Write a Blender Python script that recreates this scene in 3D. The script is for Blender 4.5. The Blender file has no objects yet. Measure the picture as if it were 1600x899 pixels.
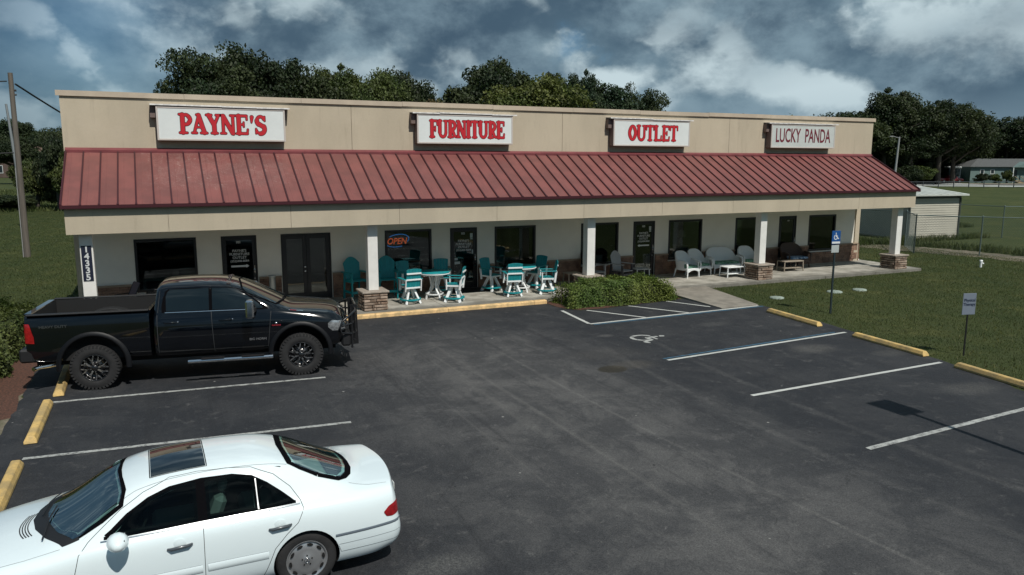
import bpy, bmesh, math, random
import numpy as np
from mathutils import Vector, Matrix
from mathutils.bvhtree import BVHTree
random.seed(7)
R = math.radians
C = bpy.context.scene
COL = C.collection

# ---------------------------------------------------------------- camera, light, exposure
CAM_POS = (2.1896, -22.5688, 4.6183)
F_PX, PITCH, YAW, ROLL = 1198.39, 0.1623, 0.4312, 0.0019
cd = bpy.data.cameras.new('camera'); cam = bpy.data.objects.new('camera', cd); COL.objects.link(cam)
fw = Vector((math.sin(YAW)*math.cos(PITCH), math.cos(YAW)*math.cos(PITCH), -math.sin(PITCH)))
rt = Vector((math.cos(YAW), -math.sin(YAW), 0)); up = rt.cross(fw)
r2 = rt*math.cos(ROLL)+up*math.sin(ROLL); u2 = up*math.cos(ROLL)-rt*math.sin(ROLL)
m3 = Matrix((r2, u2, -fw)).transposed()
cam.matrix_world = Matrix.Translation(CAM_POS) @ m3.to_4x4()
cd.sensor_fit = 'HORIZONTAL'; cd.sensor_width = 36; cd.lens = F_PX/1600*36
cd.clip_start = .1; cd.clip_end = 6000
C.camera = cam

SUN_EL = 53.3; SHADOW_AZ = 98.0      # direction shadows fall on the ground, degrees from +X
sa = R(SHADOW_AZ)
sun_from = Vector((-math.cos(sa)*math.cos(R(SUN_EL)), -math.sin(sa)*math.cos(R(SUN_EL)), math.sin(R(SUN_EL))))
ld = bpy.data.lights.new('sun', 'SUN'); ld.energy = 3.3; ld.angle = R(.53); ld.color = (1, .955, .88)
lo = bpy.data.objects.new('sun', ld); COL.objects.link(lo)
lo.rotation_euler = (-sun_from).to_track_quat('-Z', 'Y').to_euler()
lo.location = (0, -30, 40)

C.view_settings.view_transform = 'Standard'; C.view_settings.look = 'None'
C.view_settings.exposure = 0.2; C.view_settings.gamma = 1; C.view_settings.use_curve_mapping = False
C.cycles.max_bounces = 6; C.cycles.transparent_max_bounces = 12; C.cycles.caustics_reflective = False; C.cycles.caustics_refractive = False

class NT:
    """small node-tree writer"""
    def __init__(s, nt): s.t = nt; nt.nodes.clear()
    def n(s, typ, **kw):
        nd = s.t.nodes.new(typ)
        ins = kw.pop('i', {})
        for k, v in kw.items(): setattr(nd, k, v)
        for k, v in ins.items():
            if hasattr(v, 'is_output') or isinstance(v, bpy.types.NodeSocket): s.t.links.new(v, nd.inputs[k])
            else: nd.inputs[k].default_value = v
        return nd
    def noise(s, vec, scale, detail=4, rough=.55, dist=0.0, lac=2.0):
        return s.n('ShaderNodeTexNoise', i={'Vector': vec, 'Scale': scale, 'Detail': detail, 'Roughness': rough, 'Distortion': dist, 'Lacunarity': lac}).outputs['Fac']
    def ramp(s, fac, a, b, lo=0.0, hi=1.0):
        return s.n('ShaderNodeMapRange', i={0: fac, 1: a, 2: b, 3: lo, 4: hi}, interpolation_type='SMOOTHSTEP').outputs[0]
    def mix(s, fac, a, b, blend='MIX'):
        nd = s.n('ShaderNodeMix', data_type='RGBA', blend_type=blend)
        for k, v in ((0, fac), (6, a), (7, b)):
            if isinstance(v, bpy.types.NodeSocket): s.t.links.new(v, nd.inputs[k])
            else:
                if k and len(v) == 3: v = (*v, 1)
                nd.inputs[k].default_value = v
        return nd.outputs[2]
    def math(s, op, a, b=0.0, c=0.0):
        nd = s.n('ShaderNodeMath', operation=op)
        for k, v in ((0, a), (1, b), (2, c)):
            if isinstance(v, bpy.types.NodeSocket): s.t.links.new(v, nd.inputs[k])
            else: nd.inputs[k].default_value = v
        return nd.outputs[0]

# ---------------------------------------------------------------- sky
w = bpy.data.worlds.new('World'); C.world = w; w.use_nodes = True
t = NT(w.node_tree)
tc = t.n('ShaderNodeTexCoord').outputs['Generated']
sky = t.n('ShaderNodeTexSky', sky_type='NISHITA', sun_disc=False)
sky.sun_elevation = R(SUN_EL)
sky.sun_rotation = math.atan2(sun_from.x, sun_from.y)
sky.altitude = 20; sky.air_density = 1.0; sky.dust_density = .3; sky.ozone_density = 2.5
sep = t.n('ShaderNodeSeparateXYZ', i={0: tc})
def cloud_noise(off, scale, detail, rough, dist=.25, sz=1.9):
    v = t.n('ShaderNodeMapping', i={'Vector': tc, 'Scale': (1, 1, sz), 'Location': off}).outputs[0]
    return t.noise(v, scale, detail, rough, dist)
def billow(off, scale, sz=1.9):
    """rounded heaps: inverted ridges over several octaves"""
    v = t.n('ShaderNodeMapping', i={'Vector': tc, 'Scale': (1, 1, sz), 'Location': off}).outputs[0]
    nd = t.n('ShaderNodeTexNoise', noise_type='RIDGED_MULTIFRACTAL', i={'Vector': v, 'Scale': scale, 'Detail': 5, 'Roughness': .55, 'Lacunarity': 2.1, 'Distortion': .05})
    nd.inputs['Offset'].default_value = .9; nd.inputs['Gain'].default_value = 1.6
    return t.math('SUBTRACT', 1.0, t.math('MULTIPLY', nd.outputs['Fac'], .4))
O = (4.3, 2.9, .77)
up_ = (O[0]-.008, O[1]-.008, O[2]+.05)
big = cloud_noise(O, 2.3, 3, .5, .2)
n0 = cloud_noise(O, 4.4, 11, .62, .1, 1.4); n1 = cloud_noise(up_, 4.4, 11, .62, .1, 1.4)
b0 = billow(O, 6.0, 1.4); b1 = billow(up_, 6.0, 1.4)
d0 = t.math('MULTIPLY_ADD', b0, .45, t.math('MULTIPLY', n0, .5)); d1 = t.math('MULTIPLY_ADD', b1, .45, t.math('MULTIPLY', n1, .5))
wisp = cloud_noise((9.1, 3.3, 2.2), 8.0, 7, .6, .12, 1.5)
relief = t.math('SUBTRACT', d0, d1)                     # denser here than just above: a lit top
d0 = n0
base = t.mix(1.0, sky.outputs[0], (.30, .50, .62), 'MULTIPLY')
base = t.mix(t.ramp(sep.outputs[0], -.02, -.16, 0, .85), base, (.5, 1.15, 1.9))
dark = t.mix(t.ramp(big, .36, .62), (1.05, 1.75, 2.3), (.50, .90, 1.35))
midc = t.mix(t.ramp(wisp, .35, .7), dark, (2.0, 2.9, 3.5))
lit = t.ramp(t.math('MULTIPLY_ADD', wisp, .10, relief), .02, .19)
lit = t.math('MULTIPLY', lit, t.ramp(big, .62, .42, .35, 1.0))
cl = t.mix(lit, midc, (5.0, 6.1, 6.5))
low_ = t.ramp(sep.outputs[2], .10, .015)                # paler, hazier towards the horizon
cl = t.mix(t.math('MULTIPLY', low_, .45), cl, (2.3, 3.2, 3.8))
cover = t.ramp(t.math('MULTIPLY_ADD', big, .55, t.math('MULTIPLY', d0, .6)), .36, .50)
gap = t.math('MULTIPLY_ADD', sep.outputs[0], 1.1, .78)
cover = t.math('MULTIPLY', cover, t.ramp(gap, .55, .92, .35, 1.0))
base = t.mix(t.ramp(sep.outputs[2], .16, .0, 0, .8), base, (.75, 1.25, 1.6))
full = t.mix(cover, base, cl)
below = t.ramp(sep.outputs[2], -.02, .0)
full = t.mix(below, (.25, .32, .3), full)
bg = t.n('ShaderNodeBackground', i={'Color': full, 'Strength': .095})
t.t.links.new(bg.outputs[0], t.n('ShaderNodeOutputWorld').inputs[0])

# ---------------------------------------------------------------- materials
MATS = {}
def mat(name, color, rough=.6, metal=0.0, var=0.0, vscale=3.0, dark=None, grain=0.0, gscale=60.0, bump=0.0, bscale=40.0, spec=.5, coat=0.0, stretch=(1, 1, 1), rand=0.0, emit=None, transl=0.0):
    if name in MATS: return MATS[name]
    m = bpy.data.materials.new(name); m.use_nodes = True
    t = NT(m.node_tree)
    co = t.n('ShaderNodeTexCoord').outputs['Object']
    if rand:
        oi = t.n('ShaderNodeObjectInfo')
        co = t.n('ShaderNodeVectorMath', operation='ADD', i={0: co, 1: t.n('ShaderNodeCombineXYZ', i={0: t.math('MULTIPLY', oi.outputs['Random'], 37), 1: t.math('MULTIPLY', oi.outputs['Random'], 91), 2: 0.0}).outputs[0]}).outputs[0]
    if stretch != (1, 1, 1): co2 = t.n('ShaderNodeMapping', i={'Vector': co, 'Scale': stretch}).outputs[0]
    else: co2 = co
    c = (*color, 1)
    if var:
        d = dark or tuple(x*(1-var) for x in color)
        f = t.ramp(t.noise(co2, vscale, 6, .6), .35, .65)
        c = t.mix(f, d, color)
    if grain:
        g = t.noise(co, gscale, 3, .6)
        c = t.mix(1.0, c, t.mix(g, (1-grain,)*3, (1+grain,)*3), 'MULTIPLY')
    if rand:
        k = t.math('MULTIPLY_ADD', oi.outputs['Random'], 2*rand, 1-rand)
        c = t.mix(1.0, c, t.n('ShaderNodeCombineColor', i={0: k, 1: k, 2: k}).outputs[0], 'MULTIPLY')
    ins = {'Base Color': c, 'Roughness': rough, 'Metallic': metal, 'Specular IOR Level': spec, 'Coat Weight': coat, 'Coat Roughness': .04}
    if bump:
        ins['Normal'] = t.n('ShaderNodeBump', i={'Strength': bump, 'Distance': .02, 'Height': t.noise(co, bscale, 5, .6)}).outputs[0]
    if emit: ins['Emission Color'] = (*emit[:3], 1); ins['Emission Strength'] = emit[3]
    b = t.n('ShaderNodeBsdfPrincipled', i=ins).outputs[0]
    if transl:
        tr = t.n('ShaderNodeBsdfTranslucent', i={'Color': c}).outputs[0]
        b = t.n('ShaderNodeMixShader', i={0: transl, 1: b, 2: tr}).outputs[0]
    t.t.links.new(b, t.n('ShaderNodeOutputMaterial').inputs[0])
    MATS[name] = m
    return m

def glass_mat(name, tint=(.25, .3, .3), ior=1.5, boost=1.0):
    m = bpy.data.materials.new(name); m.use_nodes = True; t = NT(m.node_tree)
    fr = t.n('ShaderNodeFresnel', i={'IOR': ior}).outputs[0]
    fr = t.math('MULTIPLY', fr, boost)
    a = t.n('ShaderNodeBsdfTransparent', i={'Color': (*tint, 1)}).outputs[0]
    g = t.n('ShaderNodeBsdfGlossy', i={'Color': (.9, .95, .95, 1), 'Roughness': .02}).outputs[0]
    b = t.n('ShaderNodeMixShader', i={0: fr, 1: a, 2: g}).outputs[0]
    t.t.links.new(b, t.n('ShaderNodeOutputMaterial').inputs[0]); MATS[name] = m
    return m

# ---------------------------------------------------------------- mesh helpers
class MB:
    def __init__(s): s.v = []; s.f = []; s.mi = []; s.sm = []; s.M = Matrix.Identity(4); s.cur = 0; s.smooth = False
    def add(s, vs, fs, smooth=None):
        b = len(s.v)
        s.v += [tuple(s.M @ Vector(p)) for p in vs]
        for f in fs: s.f.append(tuple(b+i for i in f)); s.mi.append(s.cur); s.sm.append(s.smooth if smooth is None else smooth)
        return s
    def box(s, x0, x1, y0, y1, z0, z1, M=None):
        vs = [(x, y, z) for z in (z0, z1) for y in (y0, y1) for x in (x0, x1)]
        if M is not None: vs = [tuple(M @ Vector(p)) for p in vs]
        return s.add(vs, [(0, 2, 3, 1), (4, 5, 7, 6), (0, 1, 5, 4), (2, 6, 7, 3), (0, 4, 6, 2), (1, 3, 7, 5)], False)
    def prism(s, poly, z0, z1, axis='z'):
        n = len(poly)
        def P(a, b, c): return (a, b, c) if axis == 'z' else ((a, c, b) if axis == 'y' else (c, a, b))
        vs = [P(a, b, z0) for a, b in poly]+[P(a, b, z1) for a, b in poly]
        fs = [tuple(range(n))[::-1], tuple(range(n, 2*n))]+[(i, (i+1) % n, n+(i+1) % n, n+i) for i in range(n)]
        return s.add(vs, fs, False)
    def tube(s, pts, r, n=8, caps=True, smooth=True):
        pts = [Vector(p) for p in pts]; k = len(pts)
        rs = r if isinstance(r, (list, tuple)) else [r]*k
        vs = []; prev = None
        for i, p in enumerate(pts):
            d = (pts[min(i+1, k-1)]-pts[max(i-1, 0)]).normalized()
            if prev is None: a = d.orthogonal().normalized()
            else: a = (prev-d*prev.dot(d)).normalized()
            prev = a; b = d.cross(a)
            for j in range(n):
                q = 2*math.pi*j/n; vs.append(p+(a*math.cos(q)+b*math.sin(q))*rs[i])
        fs = [(i*n+j, i*n+(j+1) % n, (i+1)*n+(j+1) % n, (i+1)*n+j) for i in range(k-1) for j in range(n)]
        s.add(vs, fs, smooth)
        if caps: s.add(vs[:n], [tuple(range(n))[::-1]], False); s.add(vs[-n:], [tuple(range(n))], False)
        return s
    def bar(s, a, b, w, h, upv=(0, 0, 1)):
        a, b = Vector(a), Vector(b); d = (b-a); L = d.length; d.normalize(); upv = Vector(upv)
        x = upv.cross(d)
        if x.length < 1e-4: x = Vector((1, 0, 0)).cross(d)
        x.normalize(); z = d.cross(x)
        M = Matrix((x, d, z)).transposed().to_4x4(); M.translation = a
        return s.box(-w/2, w/2, 0, L, -h/2, h/2, M)
    def lathe(s, prof, n=24, axis='z', c=(0, 0, 0), smooth=True):
        vs = []
        for r, z in prof:
            for j in range(n):
                q = 2*math.pi*j/n; a, b = r*math.cos(q), r*math.sin(q)
                vs.append((c[0]+a, c[1]+b, c[2]+z) if axis == 'z' else ((c[0]+a, c[1]+z, c[2]+b) if axis == 'y' else (c[0]+z, c[1]+a, c[2]+b)))
        k = len(prof)
        fs = [(i*n+j, i*n+(j+1) % n, (i+1)*n+(j+1) % n, (i+1)*n+j) for i in range(k-1) for j in range(n)]
        return s.add(vs, fs, smooth)
    def mesh(s, name, mats):
        me = bpy.data.meshes.new(name); me.from_pydata(s.v, [], s.f)
        for m in (mats if isinstance(mats, (list, tuple)) else [mats]): me.materials.append(m)
        me.polygons.foreach_set('material_index', s.mi); me.polygons.foreach_set('use_smooth', s.sm); me.update()
        return me
    def build(s, name, mats, parent=None, bevel=0, loc=None, rotz=0):
        me = s.mesh(name, mats)
        if bevel or True:
            bm = bmesh.new(); bm.from_mesh(me)
            bmesh.ops.recalc_face_normals(bm, faces=bm.faces)
            if bevel: bmesh.ops.bevel(bm, geom=[e for e in bm.edges if len(e.link_faces) == 2 and e.calc_face_angle(0) > .6], offset=bevel, segments=1, affect='EDGES', clamp_overlap=True)
            bm.to_mesh(me); bm.free()
        return link(name, me, parent, loc, rotz)

def link(name, me, parent=None, loc=None, rotz=0):
    o = bpy.data.objects.new(name, me); COL.objects.link(o)
    if parent: o.parent = parent
    if loc is not None: o.location = loc
    if rotz: o.rotation_euler[2] = rotz
    return o
def tag(o, label=None, cat=None, group=None, kind=None):
    if label: o['label'] = label
    if cat: o['category'] = cat
    if group: o['group'] = group
    if kind: o['kind'] = kind
    return o
def thing(name, label, cat, loc=(0, 0, 0), rotz=0, group=None):
    o = bpy.data.objects.new(name, None); COL.objects.link(o); o.location = loc; o.rotation_euler[2] = rotz
    o.empty_display_size = .2
    return tag(o, label, cat, group)
def copy_tree(o, parent=None, label=None):
    c = o.copy(); COL.objects.link(c)
    if parent: c.parent = parent; c.matrix_parent_inverse = o.matrix_parent_inverse.copy()
    if label: c['label'] = label
    for ch in [k for k in KIDS.get(o.name, [])] or list(o.children): copy_tree(ch, c)
    return c
KIDS = {}

# lettering drawn as thick strokes, contoured by marching squares
def sdf_mesh(segs, grow=0.0, res=44, x0=-.1, x1=1.1, y0=-.12, y1=1.12, kx=1.0, ky=1.0):
    nx, ny = int(res*(x1-x0)), int(res*(y1-y0)*1.2)
    X, Y = np.meshgrid(np.linspace(x0, x1, nx), np.linspace(y0, y1, ny), indexing='ij')
    D = np.full(X.shape, 9.0)
    for ax, ay, bx, by, ra, rb in segs:
        # anisotropic: work in real units so strokes keep even width
        px, py = (X-ax)*kx, (Y-ay)*ky; dx, dy = (bx-ax)*kx, (by-ay)*ky
        L = dx*dx+dy*dy+1e-9; h = np.clip((px*dx+py*dy)/L, 0, 1)
        D = np.minimum(D, np.hypot(px-dx*h, py-dy*h)-(ra+(rb-ra)*h)-grow)
    vs = {}; V = []; F = []
    def vid(key, p):
        if key not in vs: vs[key] = len(V); V.append(p)
        return vs[key]
    ins = D < 0
    for i in range(nx-1):
        for j in range(ny-1):
            cs = [(i, j), (i+1, j), (i+1, j+1), (i, j+1)]
            if not (ins[i, j] or ins[i+1, j] or ins[i+1, j+1] or ins[i, j+1]): continue
            poly = []
            for k in range(4):
                a, b = cs[k], cs[(k+1) % 4]
                if ins[a]: poly.append(vid(a, (X[a], Y[a])))
                if ins[a] != ins[b]:
                    q = D[a]/(D[a]-D[b]); key = (min(a, b), max(a, b))
                    poly.append(vid(key, (X[a]+(X[b]-X[a])*q, Y[a]+(Y[b]-Y[a])*q)))
            if len(poly) > 2: F.append(tuple(poly))
    return V, F
def path(pts, r, r2=None):
    r2 = r if r2 is None else r2; n = len(pts)-1
    return [(pts[i][0], pts[i][1], pts[i+1][0], pts[i+1][1], r+(r2-r)*i/n, r+(r2-r)*(i+1)/n) for i in range(n)]
def arc(cx, cy, rx, ry, a0, a1, r, n=12, r2=None):
    return path([(cx+rx*math.cos(R(a0+(a1-a0)*k/n)), cy+ry*math.sin(R(a0+(a1-a0)*k/n))) for k in range(n+1)], r, r2)
def G(ch):
    s, b = .05, .098          # serif and stem half widths, glyph height 1, width about .8
    ser = lambda x0, x1, y: path([(x0, y), (x1, y)], s)
    if ch == 'P': return ser(.04, .46, .045)+ser(.04, .3, .955)+path([(.22, .06), (.22, .94)], b)+arc(.42, .7, .24, .235, 90, -90, .075)+arc(.44, .7, .23, .19, 50, -50, .085)+path([(.22, .94), (.45, .94)], .055)+path([(.22, .46), (.42, .465)], .05)
    if ch == 'A': return ser(.0, .26, .045)+ser(.52, .88, .045)+path([(.12, .06), (.43, .93)], .06)+path([(.42, .93), (.72, .06)], b)+path([(.25, .33), (.6, .33)], .042)+ser(.3, .44, .955)
    if ch == 'Y': return ser(.0, .3, .955)+ser(.58, .84, .955)+path([(.14, .94), (.44, .46)], b)+path([(.72, .94), (.46, .46)], .062)+path([(.45, .5), (.45, .06)], b)+ser(.28, .62, .045)
    if ch == 'N': return ser(.0, .28, .045)+ser(.0, .2, .955)+ser(.6, .86, .955)+path([(.14, .06), (.14, .94)], .065)+path([(.16, .92), (.7, .06)], b)+path([(.74, .94), (.74, .02)], .065)
    if ch == 'E': return ser(.04, .3, .045)+ser(.04, .3, .955)+path([(.2, .05), (.2, .95)], b)+path([(.2, .95), (.68, .95)], .062)+path([(.69, .95), (.7, .76)], .042)+path([(.2, .05), (.7, .05)], .062)+path([(.71, .05), (.74, .26)], .042)+path([(.2, .51), (.48, .51)], .045)+path([(.5, .62), (.5, .4)], .038)
    if ch == "'": return path([(.2, .9), (.17, .62)], .085, .03)
    if ch == 'S': return arc(.4, .71, .23, .225, 25, 180, .07)+arc(.42, .72, .25, .23, 180, 235, .1)+path([(.28, .56), (.56, .42)], .105)+arc(.38, .3, .26, .24, 35, -95, .1)+arc(.38, .28, .26, .22, -95, -165, .055)+path([(.66, .93), (.66, .72)], .038)+path([(.1, .07), (.1, .3)], .04)
    if ch == 'F': return ser(.04, .4, .045)+ser(.04, .3, .955)+path([(.2, .05), (.2, .95)], b)+path([(.2, .95), (.68, .95)], .062)+path([(.69, .95), (.7, .72)], .042)+path([(.2, .5), (.48, .5)], .045)+path([(.5, .62), (.5, .38)], .038)
    if ch == 'U': return ser(.0, .3, .955)+ser(.56, .84, .955)+path([(.15, .94), (.15, .3)], b)+arc(.43, .32, .28, .27, 180, 360, .075)+path([(.71, .94), (.71, .3)], .07)+arc(.43, .34, .28, .28, 180, 260, .07)
    if ch == 'R': return G('P')[:]+path([(.42, .46), (.62, .12)], .075)+path([(.62, .12), (.72, .05), (.8, .1)], .045)
    if ch == 'I': return ser(.04, .36, .045)+ser(.04, .36, .955)+path([(.2, .06), (.2, .94)], b)
    if ch == 'T': return ser(.22, .56, .045)+path([(.39, .06), (.39, .94)], b)+path([(.04, .95), (.74, .95)], .062)+path([(.03, .95), (.02, .72)], .042)+path([(.75, .95), (.76, .72)], .042)
    if ch == 'O': return arc(.43, .5, .31, .43, 0, 360, .075, 28)+arc(.43, .5, .29, .36, 130, 230, .105)+arc(.43, .5, .29, .36, -50, 50, .105)
    if ch == 'L': return ser(.04, .34, .045)+ser(.04, .34, .955)+path([(.2, .06), (.2, .94)], b)+path([(.2, .05), (.68, .05)], .062)+path([(.69, .05), (.73, .32)], .042)
ADV = {'P': .76, 'A': .88, 'Y': .85, 'N': .9, 'E': .82, "'": .34, 'S': .76, 'F': .78, 'U': .9, 'R': .84, 'I': .42, 'T': .8, 'O': .88, 'L': .8}
def slab_word(word, x0, x1, z0, z1, y, m_fill, m_edge, parent):
    total = sum(ADV[c] for c in word); sx = (x1-x0)/total; sz = z1-z0; x = x0
    for ch in word:
        g = G(ch)
        for nm, m, gr, dy in (('letter', m_fill, 0.0, -.008), ('letter_outline', m_edge, .026, -.004)):
            V, F = sdf_mesh(g, gr, kx=sx/sz*1.0, x1=1.0)
            mb = MB(); mb.add([(x+a*sx, y+dy, z0+b*sz) for a, b in V], F)
            o = mb.build(nm, m, parent)
        x += ADV[ch]*sx
def text_obj(name, s, size, mt, parent, M, sx=1.0, bold=0.0, shear=0.0, extrude=.002, align='CENTER', spacing=1.0, line=1.0):
    cu = bpy.data.curves.new(name, 'FONT'); cu.body = s; cu.size = size; cu.align_x = align; cu.align_y = 'CENTER'
    cu.offset = bold; cu.shear = shear; cu.extrude = extrude; cu.space_character = spacing; cu.space_line = line; cu.resolution_u = 4
    o = bpy.data.objects.new(name, cu); COL.objects.link(o); bpy.context.view_layer.update()
    me = bpy.data.meshes.new_from_object(o.evaluated_get(bpy.context.evaluated_depsgraph_get()))
    bpy.data.objects.remove(o)
    me.transform(Matrix.Diagonal((sx, 1, 1, 1))); me.transform(M)
    me.materials.clear(); me.materials.append(mt); me.name = name
    return link(name, me, parent)
def face_y(x, y, z):   # text standing upright, reading along +X, facing -Y
    return Matrix.Translation((x, y, z)) @ Matrix.Rotation(R(90), 4, 'X')

# ---------------------------------------------------------------- setting
def sheet(name, pts, z, m, kind='structure', res=None):
    mb = MB(); mb.add([(x, y, z) for x, y in pts], [tuple(range(len(pts)))])
    o = mb.build(name, m)
    if o.data.polygons[0].normal.z < 0: o.data.flip_normals()
    return tag(o, kind=kind)

def grass_mat():
    m = bpy.data.materials.new('lawn_grass'); m.use_nodes = True; t = NT(m.node_tree)
    co = t.n('ShaderNodeTexCoord').outputs['Object']
    a = t.ramp(t.noise(co, .12, 5, .6), .35, .68); b = t.ramp(t.noise(co, 1.3, 6, .65), .3, .7); c = t.noise(co, 24, 6, .75)
    mow = t.ramp(t.noise(t.n('ShaderNodeMapping', i={'Vector': co, 'Rotation': (0, 0, .5), 'Scale': (1.6, .08, 1)}).outputs[0], 1.0, 3, .5), .35, .65)
    col = t.mix(a, (.058, .074, .030), (.084, .095, .040))
    col = t.mix(t.math('MULTIPLY', b, .65), col, (.048, .070, .024))
    col = t.mix(t.math('MULTIPLY', mow, .22), col, (.12, .128, .04))
    col = t.mix(t.ramp(c, .3, .75), t.mix(.62, col, (.018, .032, .008)), col)
    col = t.mix(t.ramp(t.noise(co, .35, 8, .72, .4), .5, .68, 0, .6), col, (.115, .118, .042))
    dirt = t.ramp(t.noise(co, .55, 9, .75), .61, .72)
    col = t.mix(t.math('MULTIPLY', dirt, .55), col, (.16, .125, .07))
    nrm = t.n('ShaderNodeBump', i={'Strength': .9, 'Distance': .05, 'Height': c}).outputs[0]
    s = t.n('ShaderNodeBsdfPrincipled', i={'Base Color': col, 'Roughness': .95, 'Specular IOR Level': .15, 'Normal': nrm}).outputs[0]
    t.t.links.new(s, t.n('ShaderNodeOutputMaterial').inputs[0]); return m
M_grass = grass_mat()

def asphalt_mat():
    m = bpy.data.materials.new('asphalt'); m.use_nodes = True; t = NT(m.node_tree)
    co = t.n('ShaderNodeTexCoord').outputs['Object']
    xyz = t.n('ShaderNodeSeparateXYZ', i={0: co}); X, Y = xyz.outputs[0], xyz.outputs[1]
    grain = t.noise(co, 48, 6, .85); grit = t.noise(co, 28, 6, .8)
    worn = t.noise(co, .8, 12, .72, .5); patch = t.noise(co, 2.3, 12, .78, .5)
    track = t.noise(t.n('ShaderNodeMapping', i={'Vector': co, 'Scale': (2.6, .07, 1)}).outputs[0], 1.0, 6, .65, .35)
    # traffic wears the middle of the lot, the stalls keep their dark sealcoat
    mid = t.math('MULTIPLY', t.ramp(X, 3.5, 8.5), t.ramp(X, 12.6, 9.8))
    mid = t.math('MULTIPLY', mid, t.ramp(Y, -1.5, -6))
    wear = t.math('MULTIPLY_ADD', mid, .30, t.math('MULTIPLY', t.ramp(worn, .42, .60), t.math('MULTIPLY_ADD', mid, .26, .12)))
    col = t.mix(wear, (.020, .022, .026), (.112, .110, .107))
    col = t.mix(t.math('MULTIPLY', t.ramp(patch, .54, .70), .36), col, (.165, .16, .153))
    fl = t.noise(co, 6.5, 12, .8, .4)
    col = t.mix(t.math('MULTIPLY', t.ramp(fl, .55, .70), t.math('MULTIPLY_ADD', mid, .45, .2)), col, (.165, .162, .156))
    col = t.mix(t.ramp(fl, .44, .33, 0, .5), col, (.014, .015, .018))
    col = t.mix(t.math('MULTIPLY', t.ramp(track, .55, .72), t.math('MULTIPLY_ADD', mid, .3, .05)), col, (.13, .127, .12))
    col = t.mix(t.math('MULTIPLY', t.ramp(track, .47, .34), .4), col, (.018, .019, .022))
    def curve(cx, cy, r, wd, lo, hi):
        d = t.n('ShaderNodeVectorMath', operation='DISTANCE', i={0: t.n('ShaderNodeCombineXYZ', i={0: X, 1: Y, 2: 0.0}).outputs[0], 1: (cx, cy, 0)}).outputs['Value']
        d = t.math('ADD', d, t.math('MULTIPLY', t.math('SUBTRACT', patch, .5), .12))
        return t.ramp(t.math('ABSOLUTE', t.math('SUBTRACT', d, r)), wd, wd*.2)
    for cx, cy, r, wd, k in ((129.6, -7.5, 120, .06, .3), (-120.2, -12, 128.6, .05, .12), (60, -14, 48.4, .14, .13), (60, -14, 46.9, .14, .13)):
        mk = t.math('MULTIPLY', curve(cx, cy, r, wd, 0, 1), t.ramp(Y, -5.2, -7))
        mk = t.math('MULTIPLY', mk, t.ramp(patch, .36, .56))
        col = t.mix(t.math('MULTIPLY', mk, k), col, (.17, .165, .155))
    for px, py, rx, ry, k, cc in ((11.27, -8.27, .38, .3, .85, (.022, .019, .012)), (11.9, -8.1, .75, .5, .4, (.13, .115, .09)), (7.2, -9.6, .5, .35, .3, (.14, .14, .135)), (16.9, -8.7, .85, .5, .5, (.15, .145, .13)), (18.2, -9.8, .6, .4, .3, (.14, .135, .12)), (17.2, -12.6, .9, .5, .4, (.15, .145, .13)), (12.9, -5.3, .3, .2, .5, (.17, .165, .155)), (4.9, -14.75, .7, .28, .45, (.15, .15, .14)), (16.6, -5.3, .7, .35, .3, (.13, .13, .12)), (11.9, -7.0, 1.3, .8, .3, (.12, .112, .1))):
        v = t.n('ShaderNodeMapping', i={'Vector': co, 'Location': (-px/rx, -py/ry, 0), 'Scale': (1/rx, 1/ry, 1)}).outputs[0]
        d = t.n('ShaderNodeVectorMath', operation='LENGTH', i={0: v}).outputs['Value']
        d = t.math('ADD', d, t.math('MULTIPLY', t.math('SUBTRACT', patch, .5), .9 if k < .8 else .3))
        e = t.ramp(d, 1.05, .8 if k > .8 else .3)
        if k < .8: e = t.math('MULTIPLY', e, t.ramp(grit, .42, .62, .2, 1))
        col = t.mix(t.math('MULTIPLY', e, k), col, cc)
    cr = t.n('ShaderNodeTexVoronoi', feature='DISTANCE_TO_EDGE', i={'Vector': t.n('ShaderNodeVectorMath', operation='ADD', i={0: co, 1: t.n('ShaderNodeVectorMath', operation='SCALE', i={0: t.n('ShaderNodeTexNoise', i={'Vector': co, 'Scale': 1.2, 'Detail': 5}).outputs['Color'], 'Scale': .9}).outputs[0]}).outputs[0], 'Scale': .21}).outputs['Distance']
    col = t.mix(t.math('MULTIPLY', t.ramp(cr, .004, .0015), .22), col, (.01, .01, .011))
    col = t.mix(1.0, col, t.mix(t.ramp(grain, .25, .75), (.38, .38, .38), (1.7, 1.7, 1.7)), 'MULTIPLY')
    col = t.mix(t.ramp(grit, .66, .72), col, (.20, .195, .185))
    vo = t.n('ShaderNodeTexVoronoi', i={'Vector': co, 'Scale': 2.6}); vd = t.ramp(vo.outputs['Distance'], .075, .045); vr = t.n('ShaderNodeSeparateColor', i={0: vo.outputs['Color']}).outputs[0]
    col = t.mix(t.math('MULTIPLY', vd, t.ramp(vr, .80, .86)), col, (.27, .265, .25))
    col = t.mix(t.math('MULTIPLY', vd, t.ramp(vr, .13, .1)), col, (.012, .012, .013))
    nrm = t.n('ShaderNodeBump', i={'Strength': .55, 'Distance': .012, 'Height': grain}).outputs[0]
    s = t.n('ShaderNodeBsdfPrincipled', i={'Base Color': col, 'Roughness': .82, 'Specular IOR Level': .32, 'Normal': nrm}).outputs[0]
    t.t.links.new(s, t.n('ShaderNodeOutputMaterial').inputs[0]); return m

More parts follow.
